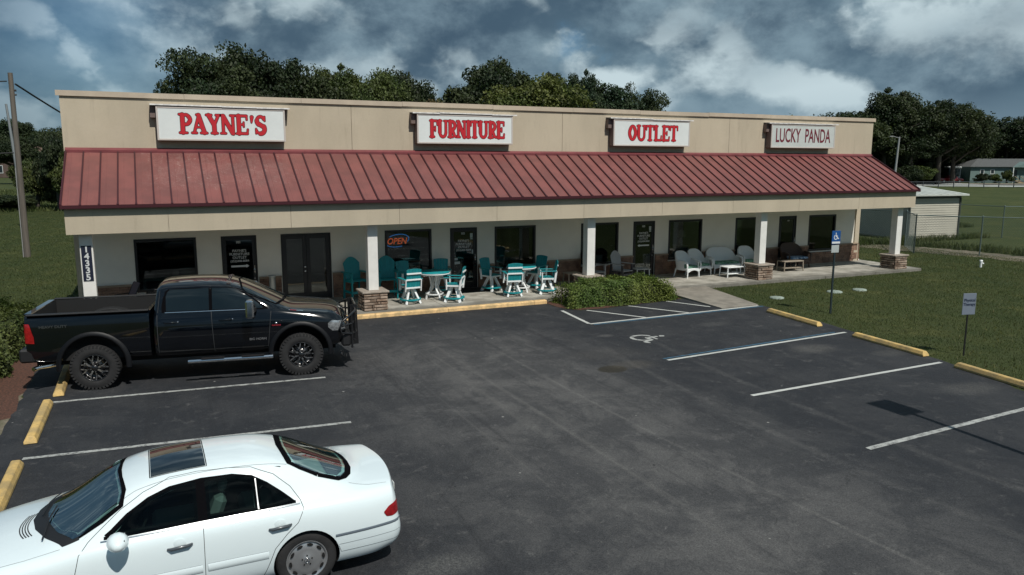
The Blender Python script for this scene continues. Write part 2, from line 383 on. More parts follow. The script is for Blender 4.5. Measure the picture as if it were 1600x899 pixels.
def paint_mat(name, c, wear=.5):
    m = bpy.data.materials.new(name); m.use_nodes = True; t = NT(m.node_tree)
    co = t.n('ShaderNodeTexCoord').outputs['Object']
    n = t.noise(co, 9, 8, .75); n2 = t.noise(co, 70, 4, .8)
    k = t.ramp(t.math('MULTIPLY_ADD', n2, .45, n), wear, wear+.22)
    col = t.mix(k, (.06, .06, .062), c)
    col = t.mix(t.ramp(t.noise(co, 1.1, 4, .6), .3, .7, 0, .35), col, tuple(x*.55 for x in c))
    s = t.n('ShaderNodeBsdfPrincipled', i={'Base Color': col, 'Roughness': .75}).outputs[0]
    t.t.links.new(s, t.n('ShaderNodeOutputMaterial').inputs[0]); return m
M_white_paint = paint_mat('white_road_paint', (.52, .53, .5), .42)
M_white_worn = paint_mat('worn_white_road_paint', (.42, .43, .41), .56)
M_blue_paint = paint_mat('blue_road_paint', (.03, .12, .2), .55)
M_concrete = mat('concrete', (.43, .41, .36), .85, var=.34, vscale=1.7, dark=(.25, .235, .2), grain=.16, gscale=45, bump=.25, bscale=70)
M_walk = mat('walk_concrete', (.27, .245, .205), .88, var=.3, vscale=2.0, grain=.2, gscale=40, bump=.25, bscale=70)
M_kerb = mat('yellow_kerb_paint', (.80, .53, .25), .7, var=.45, vscale=5, dark=(.5, .35, .17), grain=.2, gscale=40, bump=.3, rand=.06)
M_yellow = mat('yellow_stop_paint', (.64, .43, .15), .7, var=.5, vscale=4, dark=(.40, .29, .13), grain=.14, gscale=35, bump=.35, bscale=30, rand=.08)
M_mulch = mat('red_mulch', (.13, .055, .035), .95, var=.6, vscale=22, dark=(.05, .025, .016), grain=.5, gscale=90, bump=.9, bscale=60)
M_dirt = mat('dirt', (.20, .165, .125), .95, var=.5, vscale=3.5, dark=(.085, .085, .045), grain=.35, gscale=30, bump=.7, bscale=25)

# ground: one sheet, finer near the lot, flat but for gentle swells far out
def ground():
    xs = sorted(set([-1500, -900, -500, -300, -200] + list(range(-140, 320, 20)) + [400, 600, 1000, 1600])); ys = sorted(set([-600, -300, -100] + list(range(-60, 320, 20)) + [400, 600, 1000, 2500]))
    V = []; F = []
    for j, y in enumerate(ys):
        for i, x in enumerate(xs):
            d = max(0, math.hypot(x-14, y)-70)
            V.append((x, y, min(d*.004, 1.2)*math.sin(x*.021+1)*math.cos(y*.017)*.6 - (0 if d == 0 else 0)))
    n = len(xs)
    for j in range(len(ys)-1):
        for i in range(n-1): F.append((j*n+i, j*n+i+1, (j+1)*n+i+1, (j+1)*n+i))
    mb = MB(); mb.add(V, F, True); return tag(mb.build('ground', M_grass), kind='structure')
ground()
lot = [(-.5, -.44), (-.5, -7.5), (-.56, -12), (-.6, -45), (12, -45), (14.6, -24), (16.9, -16.5), (18.05, -13.2), (18.8, -10.8), (19.58, -6.8), (19.9, -3.56), (18.33, -3.53), (18.33, -1.52), (16, -1.8), (14.7, -1.97), (14.05, -1.9), (13.72, -1.5), (13.64, -1.0), (13.62, -.44)]
# edge of the paving crumbles: wobble every span
def wobble(pts, step=.25, amp=.03, seed=3, skip=()):
    rr = random.Random(seed); out = []
    for i, a in enumerate(pts):
        b = pts[(i+1) % len(pts)]; L = math.dist(a, b); n = max(1, int(L/step)) if i not in skip else 1
        nx, ny = (b[1]-a[1])/L, -(b[0]-a[0])/L
        for k in range(n):
            o = rr.uniform(-amp, amp) if k else 0
            out.append((a[0]+(b[0]-a[0])*k/n+nx*o, a[1]+(b[1]-a[1])*k/n+ny*o))
    return out
sheet('parking_lot', wobble(lot, .22, .035, skip=(3, 4, 18)), .006, asphalt_mat())
sheet('sand_verge', wobble([(-.45, -3.4), (-.42, -45), (-1.15, -45), (-.95, -12), (-.85, -8), (-.72, -5)], .3, .09, 5), .003, M_dirt)
sheet('mulch_bed', wobble([(-.5, -6.6), (-.5, 1.2), (-3.2, 1.2), (-3.2, -6.2), (-1.4, -6.9)], .3, .08, 6), .0045, M_mulch)
sheet('mulch_island', [(13.66, -.5), (13.66, -1.1), (13.8, -1.55), (14.1, -1.84), (14.7, -1.93), (18.25, -1.5), (18.25, -.12), (13.66, -.12)], .012, M_mulch)
sheet('worn_path', wobble([(35.9, 10.5), (37.2, 8.2), (37.7, 5.8), (38.5, 3.8), (39.0, 2.1), (38.9, -.2), (38.3, -4), (40.3, -4.5), (41.1, -1), (41.3, 2), (41.1, 4), (40.6, 6), (39.8, 8), (38.6, 11)], .3, .28, 9), .004, M_dirt)
def strip(name, a, b, wd, m, z=.011, label=None):
    a, b = Vector(a), Vector(b); d = (b-a).normalized(); n = Vector((-d.y, d.x))*wd/2
    rr = random.Random(int(a.x*100)); k = max(2, int((b-a).length/.15)); L = []; Rr = []
    for i in range(k+1):
        p = a.lerp(b, i/k); j1, j2 = rr.uniform(-.004, .004), rr.uniform(-.004, .004)
        L.append(p+n*(1+j1/wd*2)); Rr.append(p-n*(1+j2/wd*2))
    return sheet(name, [tuple(p) for p in L]+[tuple(p) for p in Rr[::-1]], z, m)
for i, (a, b, wd, m) in enumerate([((12.88, -8.13), (19.16, -7.66), .1, M_white_paint), ((12.75, -11.12), (18.6, -10.93), .1, M_white_paint), ((12.46, -14.16), (17.7, -13.87), .11, M_white_worn), ((12.2, -17.2), (17.1, -16.9), .11, M_white_worn),
        ((13.29, -3.83), (19.75, -3.6), .11, M_white_paint), ((13.51, -1.72), (13.29, -3.77), .11, M_white_paint), ((14.25, -1.99), (15.3, -3.7), .1, M_white_paint), ((15.87, -1.88), (16.94, -3.64), .1, M_white_paint), ((17.5, -1.7), (18.2, -3.1), .1, M_white_paint),
        ((.09, -5.87), (5.24, -6.28), .1, M_white_worn), ((0, -8.98), (5.08, -9.39), .1, M_white_worn)]):
    strip('parking_line', a, b, wd, m)
strip('blue_parking_line', (13.35, -3.96), (19.85, -3.73), .09, M_blue_paint); strip('blue_parking_line', (12.86, -7.98), (18.9, -7.53), .07, M_blue_paint)
# wheelchair marking on the asphalt
def wheelchair(k=1.0):
    return arc(.4, .42, .3, .3, 120, 350, .05*k, 16)+path([(.42, .98), (.43, .97)], .075*k)+path([(.42, .8), (.45, .5), (.72, .48)], .055*k)+path([(.72, .48), (.84, .2), (.96, .24)], .05*k)+path([(.44, .66), (.68, .66)], .035*k)
V, F = sdf_mesh(wheelchair(), 0, 40, -.1, 1.15, -.05, 1.15)
mb = MB(); mb.add([(13.25+b*1.04, -6.5+(1-a)*.95, .0115) for a, b in V], F); tag(mb.build('wheelchair_marking', M_white_worn), kind='structure')
# porch slab in separate pours, ramp walk, kerb
slab = tag(thing('porch_slab', None, None), kind='structure')
def slab_piece(name, x0, x1, y0, y1, z0, z1, m, parent, bev=.008):
    mb = MB(); mb.box(x0, x1, y0, y1, z0, z1); return mb.build(name, m, parent, bev)
xs = [-.5, 3.3, 7.3, 10.2, 13.5, 16.6, 19.6, 23.0, 26.4, 29.2, 32.0]
for a, b in zip(xs, xs[1:]):
    y0 = -.26 if b < 14 else -.12
    if a > 18: y0 = -.12
    slab_piece('concrete_slab', a+.006, b-.006, y0, 3.25, -.2, .12, M_concrete, slab)
kerb = tag(thing('kerb', None, None), kind='structure')
xk = -.5
rr = random.Random(3)
while xk < 13.6:
    L = min(rr.choice((2.3, 3.0, 3.05)), 13.65-xk)
    if L < .3: break
    mb = MB(); mb.prism([(-.44, -.1), (-.262, -.1), (-.262, .125), (-.40, .122), (-.43, .1)], xk+.004, xk+L-.004, 'x'); mb.build('kerb_stone', M_kerb, kerb, .006); xk += L
walk = tag(thing('pavement', None, None), kind='structure')
for ya, yb, f0, f1 in ((-3.52, -1.9, 0, .45), (-1.89, -.13, .45, 1)):
    xr = lambda y: 19.82+(y+3.52)*.17
    mb = MB(); zz = lambda y: .035+(y+3.52)*.02
    vs = [(18.32, ya, zz(ya)), (xr(ya), ya, zz(ya)), (xr(yb), yb, zz(yb)), (18.32, yb, zz(yb))]
    mb.add(vs+[(x, y, -.1) for x, y, z in vs], [(0, 1, 2, 3), (4, 7, 6, 5), (0, 4, 5, 1), (1, 5, 6, 2), (2, 6, 7, 3), (3, 7, 4, 0)]); mb.build('concrete_slab', M_walk, walk, .006)

# ---------------------------------------------------------------- the shop building
M_stucco = mat('tan_stucco', (.52, .45, .34), .9, var=.1, vscale=.8, grain=.07, gscale=30, bump=.35, bscale=90, stretch=(1, 1, .35))
M_cap = mat('parapet_cap_metal', (.47, .39, .30), .6, var=.12, vscale=2, rand=.03)
M_wall = mat('off_white_wall', (.80, .77, .69), .85, var=.06, vscale=1.2, grain=.04, bump=.15, bscale=80)
M_white = mat('white_column_paint', (.8, .79, .75), .6, var=.07, vscale=4, bump=.1)
M_soffit = mat('soffit', (.75, .73, .68), .8)
M_red = mat('red_metal_roof', (.215, .073, .065), .5, var=.28, vscale=1.1, dark=(.165, .06, .054), rand=.07, grain=.05, gscale=25)
M_redtrim = mat('dark_red_trim', (.05, .008, .013), .45)
M_gapdark = mat('joint_shadow_gap', (.12, .105, .09), .9)
M_bronze = mat('dark_bronze_frame', (.012, .011, .012), .38, spec=.5)
M_glass = glass_mat('shop_glass', (.60, .65, .64), boost=1.7)
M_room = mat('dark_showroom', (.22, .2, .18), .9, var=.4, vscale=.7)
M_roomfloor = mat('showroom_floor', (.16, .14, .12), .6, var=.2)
M_letter = mat('white_door_lettering', (.62, .64, .64), .5)
M_stone = mat('ledge_stone', (.36, .285, .225), .9, var=.5, vscale=3.5, dark=(.17, .11, .075), grain=.25, gscale=30, bump=.6, bscale=30, rand=.28)
M_veneer = mat('brown_ledge_stone', (.34, .205, .14), .9, var=.5, vscale=2.6, dark=(.17, .10, .07), grain=.3, gscale=25, bump=.6, bscale=30)
M_mortar = mat('dark_mortar', (.045, .035, .03), .95)
M_capstone = mat('cap_stone', (.36, .31, .26), .85, var=.25, vscale=6, grain=.1, bump=.3)
L = 31.42; ZB, ZT = 2.75, 3.482; YC, ZC = 2.64, 4.95; ZP = 6.52; YW = 3.0
shop = thing('shop_building', 'long tan stucco shopfront with red metal awning roof and white porch columns', 'building')
mb = MB(); mb.box(-.1, 31.62, YC+.02, YC+.3, ZC-1.6, ZP-.02); mb.box(-.1, .16, YC+.3, 19, 0, ZP-.02); mb.box(31.36, 31.62, YC+.3, 19, 0, ZP-.02); mb.box(-.1, 31.62, 19, 19.25, 0, ZP-.02); mb.build('side_walls', M_stucco, shop)
mb = MB(); mb.box(.16, 31.36, YC+.3, 19, 5.6, 5.75); mb.build('flat_roof', M_cap, shop)
# parapet face in panels with open control joints
px = [-.12, 8.05, 15.79, 23.49, 31.64]
for a, b in zip(px, px[1:]): slab_piece('parapet_panel', a+.006, b-.006, YC-.02, YC+.015, ZC-.05, ZP, M_stucco, shop, 0)
cx = [-.2, 3.1, 6.48, 9.75, 13.02, 16.2, 19.13, 22.4, 25.6, 28.7, 31.72]
for i, (a, b) in enumerate(zip(cx, cx[1:])):
    dz = rr.uniform(-.012, .012)
    mb = MB(); mb.prism([(YC-.075, ZP-.1+dz), (YC-.06, ZP+.05+dz), (YC+.36, ZP+.07), (YC+.36, ZP-.06), (YC-.055, ZP-.1+dz)], a+.003, b-.003, 'x'); mb.build('parapet_cap', M_cap, shop)
fx = [0, 2.42, 5.62, 8.82, 12.04, 15.24, 18.43, 21.62, 24.87, 28.1, L]
for a, b in zip(fx, fx[1:]): slab_piece('fascia_panel', a+.004, b-.004, 0, .05, ZB, ZT, M_stucco, shop, 0)
mb = MB(); mb.box(.01, L-.01, .055, .25, ZB+.004, ZT-.02); mb.build('fascia_beam', M_stucco, shop)
mb = MB(); mb.box(.02, L-.02, .255, YW-.005, ZB+.06, ZB+.12); mb.build('soffit', M_soffit, shop)
for x0, x1 in ((0, .12), (L-.12, L)):
    mb = MB(); mb.prism([(.06, ZT), (.06, ZB), (YW-.05, ZB), (YW-.05, ZC+.02), (YC, ZC-.07), ], x0, x1, 'x'); mb.build('canopy_end_wall', M_stucco, shop)
# roof panels and seams
def weather(m, fn):
    t = NT.__new__(NT); t.t = m.node_tree; b = [n for n in t.t.nodes if n.type == 'BSDF_PRINCIPLED'][0]; src = b.inputs['Base Color'].links[0].from_socket
    pos = t.n('ShaderNodeNewGeometry').outputs['Position']; t.t.links.new(fn(t, src, pos), b.inputs['Base Color'])
def scrapes(t, src, pos):
    x = t.n('ShaderNodeSeparateXYZ', i={0: pos}); zone = t.math('MULTIPLY', t.ramp(x.outputs[0], 1.6, 2.4), t.ramp(x.outputs[0], 7.2, 4.6)); zone = t.math('MULTIPLY', zone, t.ramp(x.outputs[1], .3, .9))
    n = t.noise(pos, 2.6, 9, .75, .8); thin = t.ramp(t.math('ABSOLUTE', t.math('SUBTRACT', n, .5)), .012, .002)
    bl = t.ramp(t.noise(pos, 5.5, 8, .7), .60, .70)
    c = t.mix(t.math('MULTIPLY', zone, t.math('MULTIPLY_ADD', thin, .28, t.math('MULTIPLY', bl, .5))), src, (.48, .40, .34))
    dr = t.noise(t.n('ShaderNodeMapping', i={'Vector': pos, 'Scale': (5, .5, .5)}).outputs[0], 1.4, 6, .6)
    return t.mix(t.ramp(dr, .52, .72, 0, .3), c, (.13, .05, .045))
weather(M_red, scrapes)
def drips(t, src, pos):
    st = t.noise(t.n('ShaderNodeMapping', i={'Vector': pos, 'Scale': (3.2, .4, .35)}).outputs[0], 1.6, 8, .7)
    c = t.mix(t.ramp(st, .54, .74, 0, .35), src, (.27, .225, .165))
    return t.mix(t.ramp(t.noise(pos, .7, 6, .65), .52, .7, 0, .22), c, (.62, .54, .43))
weather(M_stucco, drips)
def algae(t, src, pos):
    # dark staining along the open front edge of the porch slab and random scuffs
    y = t.n('ShaderNodeSeparateXYZ', i={0: pos}).outputs[1]; n = t.noise(pos, 2.2, 8, .7)
    e = t.ramp(t.math('MULTIPLY_ADD', n, -.55, y), .12, -.22)
    c = t.mix(t.math('MULTIPLY', e, .62), src, (.095, .09, .075))
    return t.mix(t.ramp(t.noise(pos, 5, 9, .75), .56, .68, 0, .35), c, (.2, .19, .165))
weather(M_concrete, algae)
y0, z0, y1, z1 = -.1, ZT-.01, YC-.02, ZC-.015
sl = math.atan2(z1-z0, y1-y0); SL = math.hypot(z1-z0, y1-y0)
NP = 73; PW = (L+.1)/NP
mb = MB(); mb.add([(-.05, y0+.02, z0-.01), (L+.05, y0+.02, z0-.01), (L+.05, y1, z1-.01), (-.05, y1, z1-.01), (-.05, y0+.02, z0-.05), (L+.05, y0+.02, z0-.05), (L+.05, y1, z1-.05), (-.05, y1, z1-.05)], [(0, 1, 2, 3), (7, 6, 5, 4), (0, 4, 5, 1), (1, 5, 6, 2), (2, 6, 7, 3), (3, 7, 4, 0)]); deck = mb.build('roof_deck', M_redtrim, shop)
pan = MB(); pan.prism([(.012, 0), (.02, .012), (PW*.33, .016), (PW*.36, .02), (PW*.39, .016), (PW-.02, .012), (PW-.012, 0)], 0, SL, 'y'); pm = pan.mesh('roof_panel', M_red)
M_seam = mat('roof_seam', (.045, .008, .012), .5, rand=.05)  # dark ribs, colour deepened to take in the shadow line along each seam
se = MB(); se.box(-.02, .02, 0, SL, 0, .052); se.box(-.028, .028, -.012, .05, -.01, .058); sm = se.mesh('roof_seam', M_seam)
for me in (pm, sm):
    bm = bmesh.new(); bm.from_mesh(me); bmesh.ops.recalc_face_normals(bm, faces=bm.faces); bm.to_mesh(me); bm.free()
for i in range(NP+1):
    if i < NP:
        o = link('roof_panel', pm, shop, (-.05+i*PW, y0, z0)); o.rotation_euler[0] = sl+rr.uniform(-.0012, .0012)
    o = link('roof_seam', sm, shop, (-.05+i*PW, y0, z0)); o.rotation_euler[0] = sl
mb = MB(); mb.box(-.07, L+.07, y0-.05, y0-.02, z0-.055, z0+.035); mb.box(-.07, L+.07, y0-.05, .0, z0-.06, z0-.05); mb.build('eave_trim', M_redtrim, shop)
mb = MB(); mb.prism([(YC-.03, ZC-.02), (YC-.2, ZC-.09), (YC-.2, ZC-.02), (YC-.12, ZC+.045), (YC-.03, ZC+.05)], -.07, L+.1, 'x'); mb.build('ridge_flashing', mat('ridge_flashing_red', (.2, .05, .055), .4, var=.2), shop)
for x0, x1 in ((-.075, -.045), (L+.045, L+.075)):
    mb = MB(); mb.bar(((x0+x1)/2, y0, z0+.01), ((x0+x1)/2, y1, z1+.01), .03, .13); mb.build('gable_trim', M_redtrim, shop)
# front wall
wins = [(1.45, 3.19), (9.16, 10.84), (13.25, 14.92), (16.86, 18.55), (20.94, 22.62), (24.37, 26.05), (28.53, 30.16)]
doors = [(3.91, 4.97, 1), (5.72, 7.32, 2), (11.53, 12.56, 1), (19.24, 20.26, 1), (26.79, 27.78, 1)]
WS, WH = .68, 2.3
ops = sorted([(a, b, WS) for a, b in wins]+[(a, b, .12) for a, b, k in doors])
mb = MB(); x = -.1
for a, b, s in ops+[(31.62, 31.62, 0)]:
    mb.box(x, a, YW, YW+.2, .1, ZB+.1)
    if s > .2: mb.box(a, b, YW, YW+.2, .1, s)
    if b > a: mb.box(a, b, YW, YW+.2, WH, ZB+.1)
    x = b
mb.build('front_wall', M_wall, shop)
# ledge stone along the foot of the wall: rows of uneven stones, too fine to pick apart
ven = MB(); back = MB()
def veneer(x0, x1, z0, z1, seed):
    q = random.Random(seed); back.box(x0, x1, YW-.03, YW-.001, z0, z1); z = z0; rows = max(1, round((z1-z0)/.1)); h = (z1-z0)/rows
    for r_ in range(rows):
        x = x0-q.uniform(0, .2)
        while x < x1:
            ln = q.uniform(.16, .48); a, b = max(x, x0), min(x+ln, x1); x += ln
            if b-a > .03: ven.box(a+.004, b-.004, YW-.05-q.uniform(0, .035), YW-.028, z+.004, z+h-.005)
        z += h
x = .02
for a, b, s in ops+[(31.6, 31.6, 0)]:
    if a-x > .05: veneer(x, a-.03, .12, .9, int(a*10))
    if s > .2: veneer(a-.03, b+.03, .12, s-.05, int(a*7))
    x = b+.03
veneer_o = ven.build('stone_veneer', M_veneer, shop); tag(veneer_o, kind='stuff'); tag(back.build('mortar_bed', M_mortar, shop), kind='stuff')
mb = MB(); x = .02
M_ledge = mat('ledge_trim', (.33, .25, .18), .85, var=.2)
for a, b, s in ops+[(31.6, 31.6, 0)]:
    if a-x > .05: mb.box(x, a-.03, YW-.11, YW-.002, .9, .955)
    x = b+.03
tag(mb.build('stone_ledge', M_ledge, shop), kind='stuff')
mb = MB()
for i in range(9): mb.box(31.622, 31.66+rr.uniform(0, .02), YW-.08, YW+.5, .12+i*.088, .2+i*.088)
mb.build('corner_stone', M_veneer, shop); tag(COL.objects['corner_stone'], kind='stuff')
mb = MB(); mb.tube([(31.68, YW+.06, ZB), (31.68, YW+.06, .2), (31.74, YW-.05, .14)], .04, 8); mb.build('downspout', M_white, shop)
# windows
def frame(mb, x0, x1, z0, z1, wd, y0, y1, bottom=None):
    bt = bottom or wd
    mb.box(x0, x0+wd, y0, y1, z0, z1); mb.box(x1-wd, x1, y0, y1, z0, z1); mb.box(x0+wd, x1-wd, y0+.001, y1-.001, z1-wd, z1); mb.box(x0+wd, x1-wd, y0+.001, y1-.001, z0, z0+bt)
for a, b in wins:
    mb = MB(); frame(mb, a+.002, b-.002, WS+.002, WH-.002, .075, YW-.02, YW+.1)
    f = mb.build('window', M_bronze, shop, .004)
    mb = MB(); mb.box(a+.07, b-.07, YW+.045, YW+.053, WS+.07, WH-.07); mb.build('pane', M_glass, f)
def door_text(f, x, z, lines, s, y=YW+.018):
    for k, (tx, sc) in enumerate(lines):
        text_obj('lettering', tx, s*sc, M_letter, f, face_y(x, y, z-k*s*.95), sx=1.0, bold=.0012)
def arrow(f, x0, x1, z, d, y=YW+.018):
    mb = MB(); hx = x1-.09 if d > 0 else x0+.09
    tip = x1 if d > 0 else x0; tail = x0 if d > 0 else x1
    mb.prism([(tail, z-.028), (hx, z-.028), (hx, z-.06), (tip, z), (hx, z+.06), (hx, z+.028), (tail, z+.028)], y-.001, y+.001, 'y'); mb.build('arrow', M_letter, f)
M_sticker = mat('pale_sticker', (.45, .5, .5), .6); M_chrome = mat('chrome', (.8, .8, .8), .12, 1.0)
lines = [("PAYNE'S", 1), ('FURNITURE', 1), ('OUTLET', 1), ('(352)408-8084', .82)]
for di, (a, b, k) in enumerate(doors):
    mb = MB(); frame(mb, a+.002, b-.002, .122, WH-.002, .045, YW-.02, YW+.12)
    leafs = [(a+.05, b-.05)] if k == 1 else [(a+.05, (a+b)/2-.003), ((a+b)/2+.003, b-.05)]
    f = mb.build('door', M_bronze, shop, .003)
    for li, (p, q) in enumerate(leafs):
        mb = MB(); frame(mb, p, q, .14, WH-.05, .09 if k == 1 else .12, YW+.005, YW+.055, .2)
        mb.build('door_leaf', M_bronze, f, .003)
        mb = MB(); mb.box(p+.085, q-.085, YW+.026, YW+.034, .33, WH-.13); mb.build('pane', M_glass, f)
        if k == 1:
            mb = MB(); hx = q-.045; mb.tube([(hx, YW+.0, 1.02), (hx, YW-.05, 1.02), (hx, YW-.05, 1.34), (hx, YW, 1.34)], .012, 8); mb.tube([(hx, YW+.004, .92), (hx, YW-.006, .92)], .022, 12); mb.build('handle', M_chrome, f)
    if k == 2:
        for zz in (1.06, 1.2):
            mb = MB(); mb.lathe([(.001, -.03), (.028, -.03), (.03, 0), (.034, .03)], 16, 'y', ((a+b)/2-.06, YW-.005, zz)); mb.build('handle', M_chrome, f)
    c = (a+b)/2
    if di in (0, 2, 3):
        door_text(f, c, 1.82, lines, .115)
        text_obj('door_number', {0: '101', 2: '102', 3: '103'}[di], .1, M_letter, f, face_y(c-.02, YW+.018, 2.09), bold=.003)
        if di: 
            mb = MB(); mb.box(b-.26, b-.16, YW+.017, YW+.02, 1.93, 2.09); mb.box(b-.25, b-.16, YW+.017, YW+.02, 1.87, 1.915); mb.build('sticker', M_sticker, f)
        if di == 0: arrow(f, c-.27, c+.28, 1.33, 1)
        if di == 3: arrow(f, c-.28, c+.27, 1.33, -1)
        if di == 2:
            mb = MB(); mb.box(a+.17, a+.29, YW+.017, YW+.02, 1.14, 1.22); mb.box(a+.17, a+.38, YW+.017, YW+.02, 1.0, 1.09); mb.box(b-.2, b-.15, YW+.017, YW+.02, 1.35, 1.5); mb.build('notice', M_sticker, f)
            
    if di == 4:
        text_obj('door_number', '104', .08, M_letter, f, face_y(c+.05, YW+.018, 2.09), bold=.002)
# porch columns
M_navy = mat('navy_number_plate', (.012, .016, .035), .45)
def make_base(cx, parent, seed, hb=.6):
    q = random.Random(seed); x0, x1, ya, yb = cx-.37, cx+.37, .07, .82
    mb = MB(); mb.box(x0+.035, x1-.035, ya+.035, yb-.035, .1, hb+.06); core = mb.build('column_base', M_mortar, parent)
    z = .12; rows = 6; h = (hb-.06)/rows
    for r_ in range(rows):
        hh = h
        for face in range(4):
            u = 0
            W = (x1-x0) if face % 2 == 0 else (yb-ya)
            cuts = sorted(q.uniform(.15, W-.15) for _ in range(q.choice((1, 2, 2)))); cuts = [0]+cuts+[W]
            for a, b in zip(cuts, cuts[1:]):
                if b-a < .05: continue
                p = q.uniform(0, .028); j = q.uniform(-.012, .012)
                mb = MB(); z0_, z1_ = z+.006+q.uniform(0, .012), z+hh-.006-q.uniform(0, .012)
                if face == 0: mb.box(x0+a+.008, x0+b-.008, ya-p, ya+.05, z0_, z1_)
                elif face == 2: mb.box(x0+a+.004, x0+b-.004, yb-.05, yb+p, z0_, z1_)
                elif face == 1: mb.box(x1-.05, x1+p, ya+.052+a*.85+.004, ya+.052+b*.85-.004, z0_, z1_)
                else: mb.box(x0-p, x0+.05, ya+.052+a*.85+.004, ya+.052+b*.85-.004, z0_, z1_)
                mb.build('stone', M_stone, core, .006)
        z += hh
    mb = MB(); mb.prism([(x0-.05, ya-.05), (x1+.05, ya-.05), (x1+.05, yb+.05), (x0-.05, yb+.05)], hb+.062, hb+.125); mb.build('cap_stone', M_capstone, core, .015)
for i, cx_ in enumerate((.41, 8.04, 15.72, 23.42, 30.93)):
    mb = MB(); mb.box(cx_-.155, cx_+.155, .28, .59, .12 if False else .725, ZB+.004)
    colo = mb.build('column', M_white, shop, .008)
    make_base(cx_, shop, i+11)
    if i == 0:
        # number plate with white digits, top to bottom
        mb = MB(); mb.box(cx_-.125, cx_+.115, .262, .2795, 1.5, 2.43); pl = mb.build('number_plate', M_navy, shop)
        for k, ch in enumerate('14335'): text_obj('digit', ch, .225, M_letter, pl, face_y(cx_-.005, .2585, 2.33-k*.185), bold=.006, sx=1.05)
# showroom behind the glass
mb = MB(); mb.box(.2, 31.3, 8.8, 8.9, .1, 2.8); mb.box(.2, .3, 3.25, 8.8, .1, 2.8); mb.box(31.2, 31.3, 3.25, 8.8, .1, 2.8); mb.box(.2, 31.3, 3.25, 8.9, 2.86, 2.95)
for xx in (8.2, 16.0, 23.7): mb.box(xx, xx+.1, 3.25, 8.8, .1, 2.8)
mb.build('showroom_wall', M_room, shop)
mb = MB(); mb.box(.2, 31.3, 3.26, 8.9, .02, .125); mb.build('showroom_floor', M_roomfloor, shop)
# signs on the parapet
M_face = mat('white_sign_face', (.74, .78, .77), .35, var=.05, vscale=2); M_face2 = mat('grey_sign_face', (.56, .60, .58), .4, var=.08, vscale=3)
M_cab = mat('brown_sign_cabinet', (.17, .125, .11), .6, var=.2); M_silver = mat('pale_sign_flashing', (.62, .6, .58), .5, var=.3, vscale=8)
M_sred = mat('red_sign_letter', (.52, .02, .03), .4); M_sdark = mat('dark_letter_edge', (.05, .01, .015), .5); M_maroon = mat('maroon_sign_letter', (.16, .02, .035), .5)
M_rim = mat('sign_rim', (.55, .5, .46), .5)
sg = [(2.31, 5.92, "PAYNE'S", .155, .855), (10.16, 13.65, 'FURNITURE', .115, .925), (17.78, 21.27, 'OUTLET', .175, .845), (25.41, 29.0, 'LUCKY  PANDA', .06, .935)]
lab = ["long white sign reading PAYNE'S in red letters above the awning", 'white sign reading FURNITURE in red letters above the awning', 'white sign reading OUTLET in red letters above the awning', 'greyish sign reading LUCKY PANDA in thin maroon letters']
for i, (a, b, word, l0, l1) in enumerate(sg):
    s = thing('shop_sign', lab[i], 'sign', ((a+b)/2, 2.3, 5.22), 0, 'lit box signs along the parapet')
    ox = -(a+b)/2; z0_, z1_ = 0, .97; yf = 0.0
    mb = MB(); mb.box(a+ox, b+ox, .02, .32, z0_, z1_); mb.build('cabinet', M_cab, s, .006)
    mb = MB(); frame(mb, a+ox, b+ox, z0_, z1_, .05, -.012, .019); mb.build('rim', M_rim, s, .004)
    mb = MB(); mb.box(a+ox+.05, b+ox-.05, -.0, .012, z0_+.05, z1_-.05); mb.build('sign_face', M_face2 if i == 3 else M_face, s)
    q = random.Random(i); n = 4; W = (b-a+.3)/n
    for k in range(n):
        mb = MB(); dz = q.uniform(-.012, .012); mb.prism([(-.04, z1_+.015+dz), (-.03, z1_+.055+dz), (.33, z1_+.075+dz), (.33, z1_+.05+dz)], a+ox-.15+k*W, a+ox-.15+(k+1)*W-.004, 'x'); mb.build('top_flashing', M_silver, s)
    mb = MB(); mb.box(a+ox-.16, a+ox-.002, .12, .318, z1_-.32, z1_); mb.build('side_block', M_cab, s)  # brown block beside the cabinet's upper left end
    mb = MB(); mb.box(b+ox+.002, b+ox+.08, .2, .318, z1_-.3, z1_); mb.build('side_block', M_cab, s)
    fl0, fl1 = a+ox+.05+(b-a-.1)*l0, a+ox+.05+(b-a-.1)*l1
    if i < 3: slab_word(word, fl0, fl1, z0_+.2, z0_+.78, -.0, M_sred, M_sdark, s)
    else:
        tt = text_obj('lettering', word, .80, M_maroon, s, face_y((fl0+fl1)/2, -.006, .485), bold=.008, align='CENTER', extrude=.003)
        w_ = max(v.co.x for v in tt.data.vertices)-min(v.co.x for v in tt.data.vertices); k = (fl1-fl0)/w_
        cxm = (max(v.co.x for v in tt.data.vertices)+min(v.co.x for v in tt.data.vertices))/2
        for v in tt.data.vertices: v.co.x = (v.co.x-cxm)*k+(fl0+fl1)/2

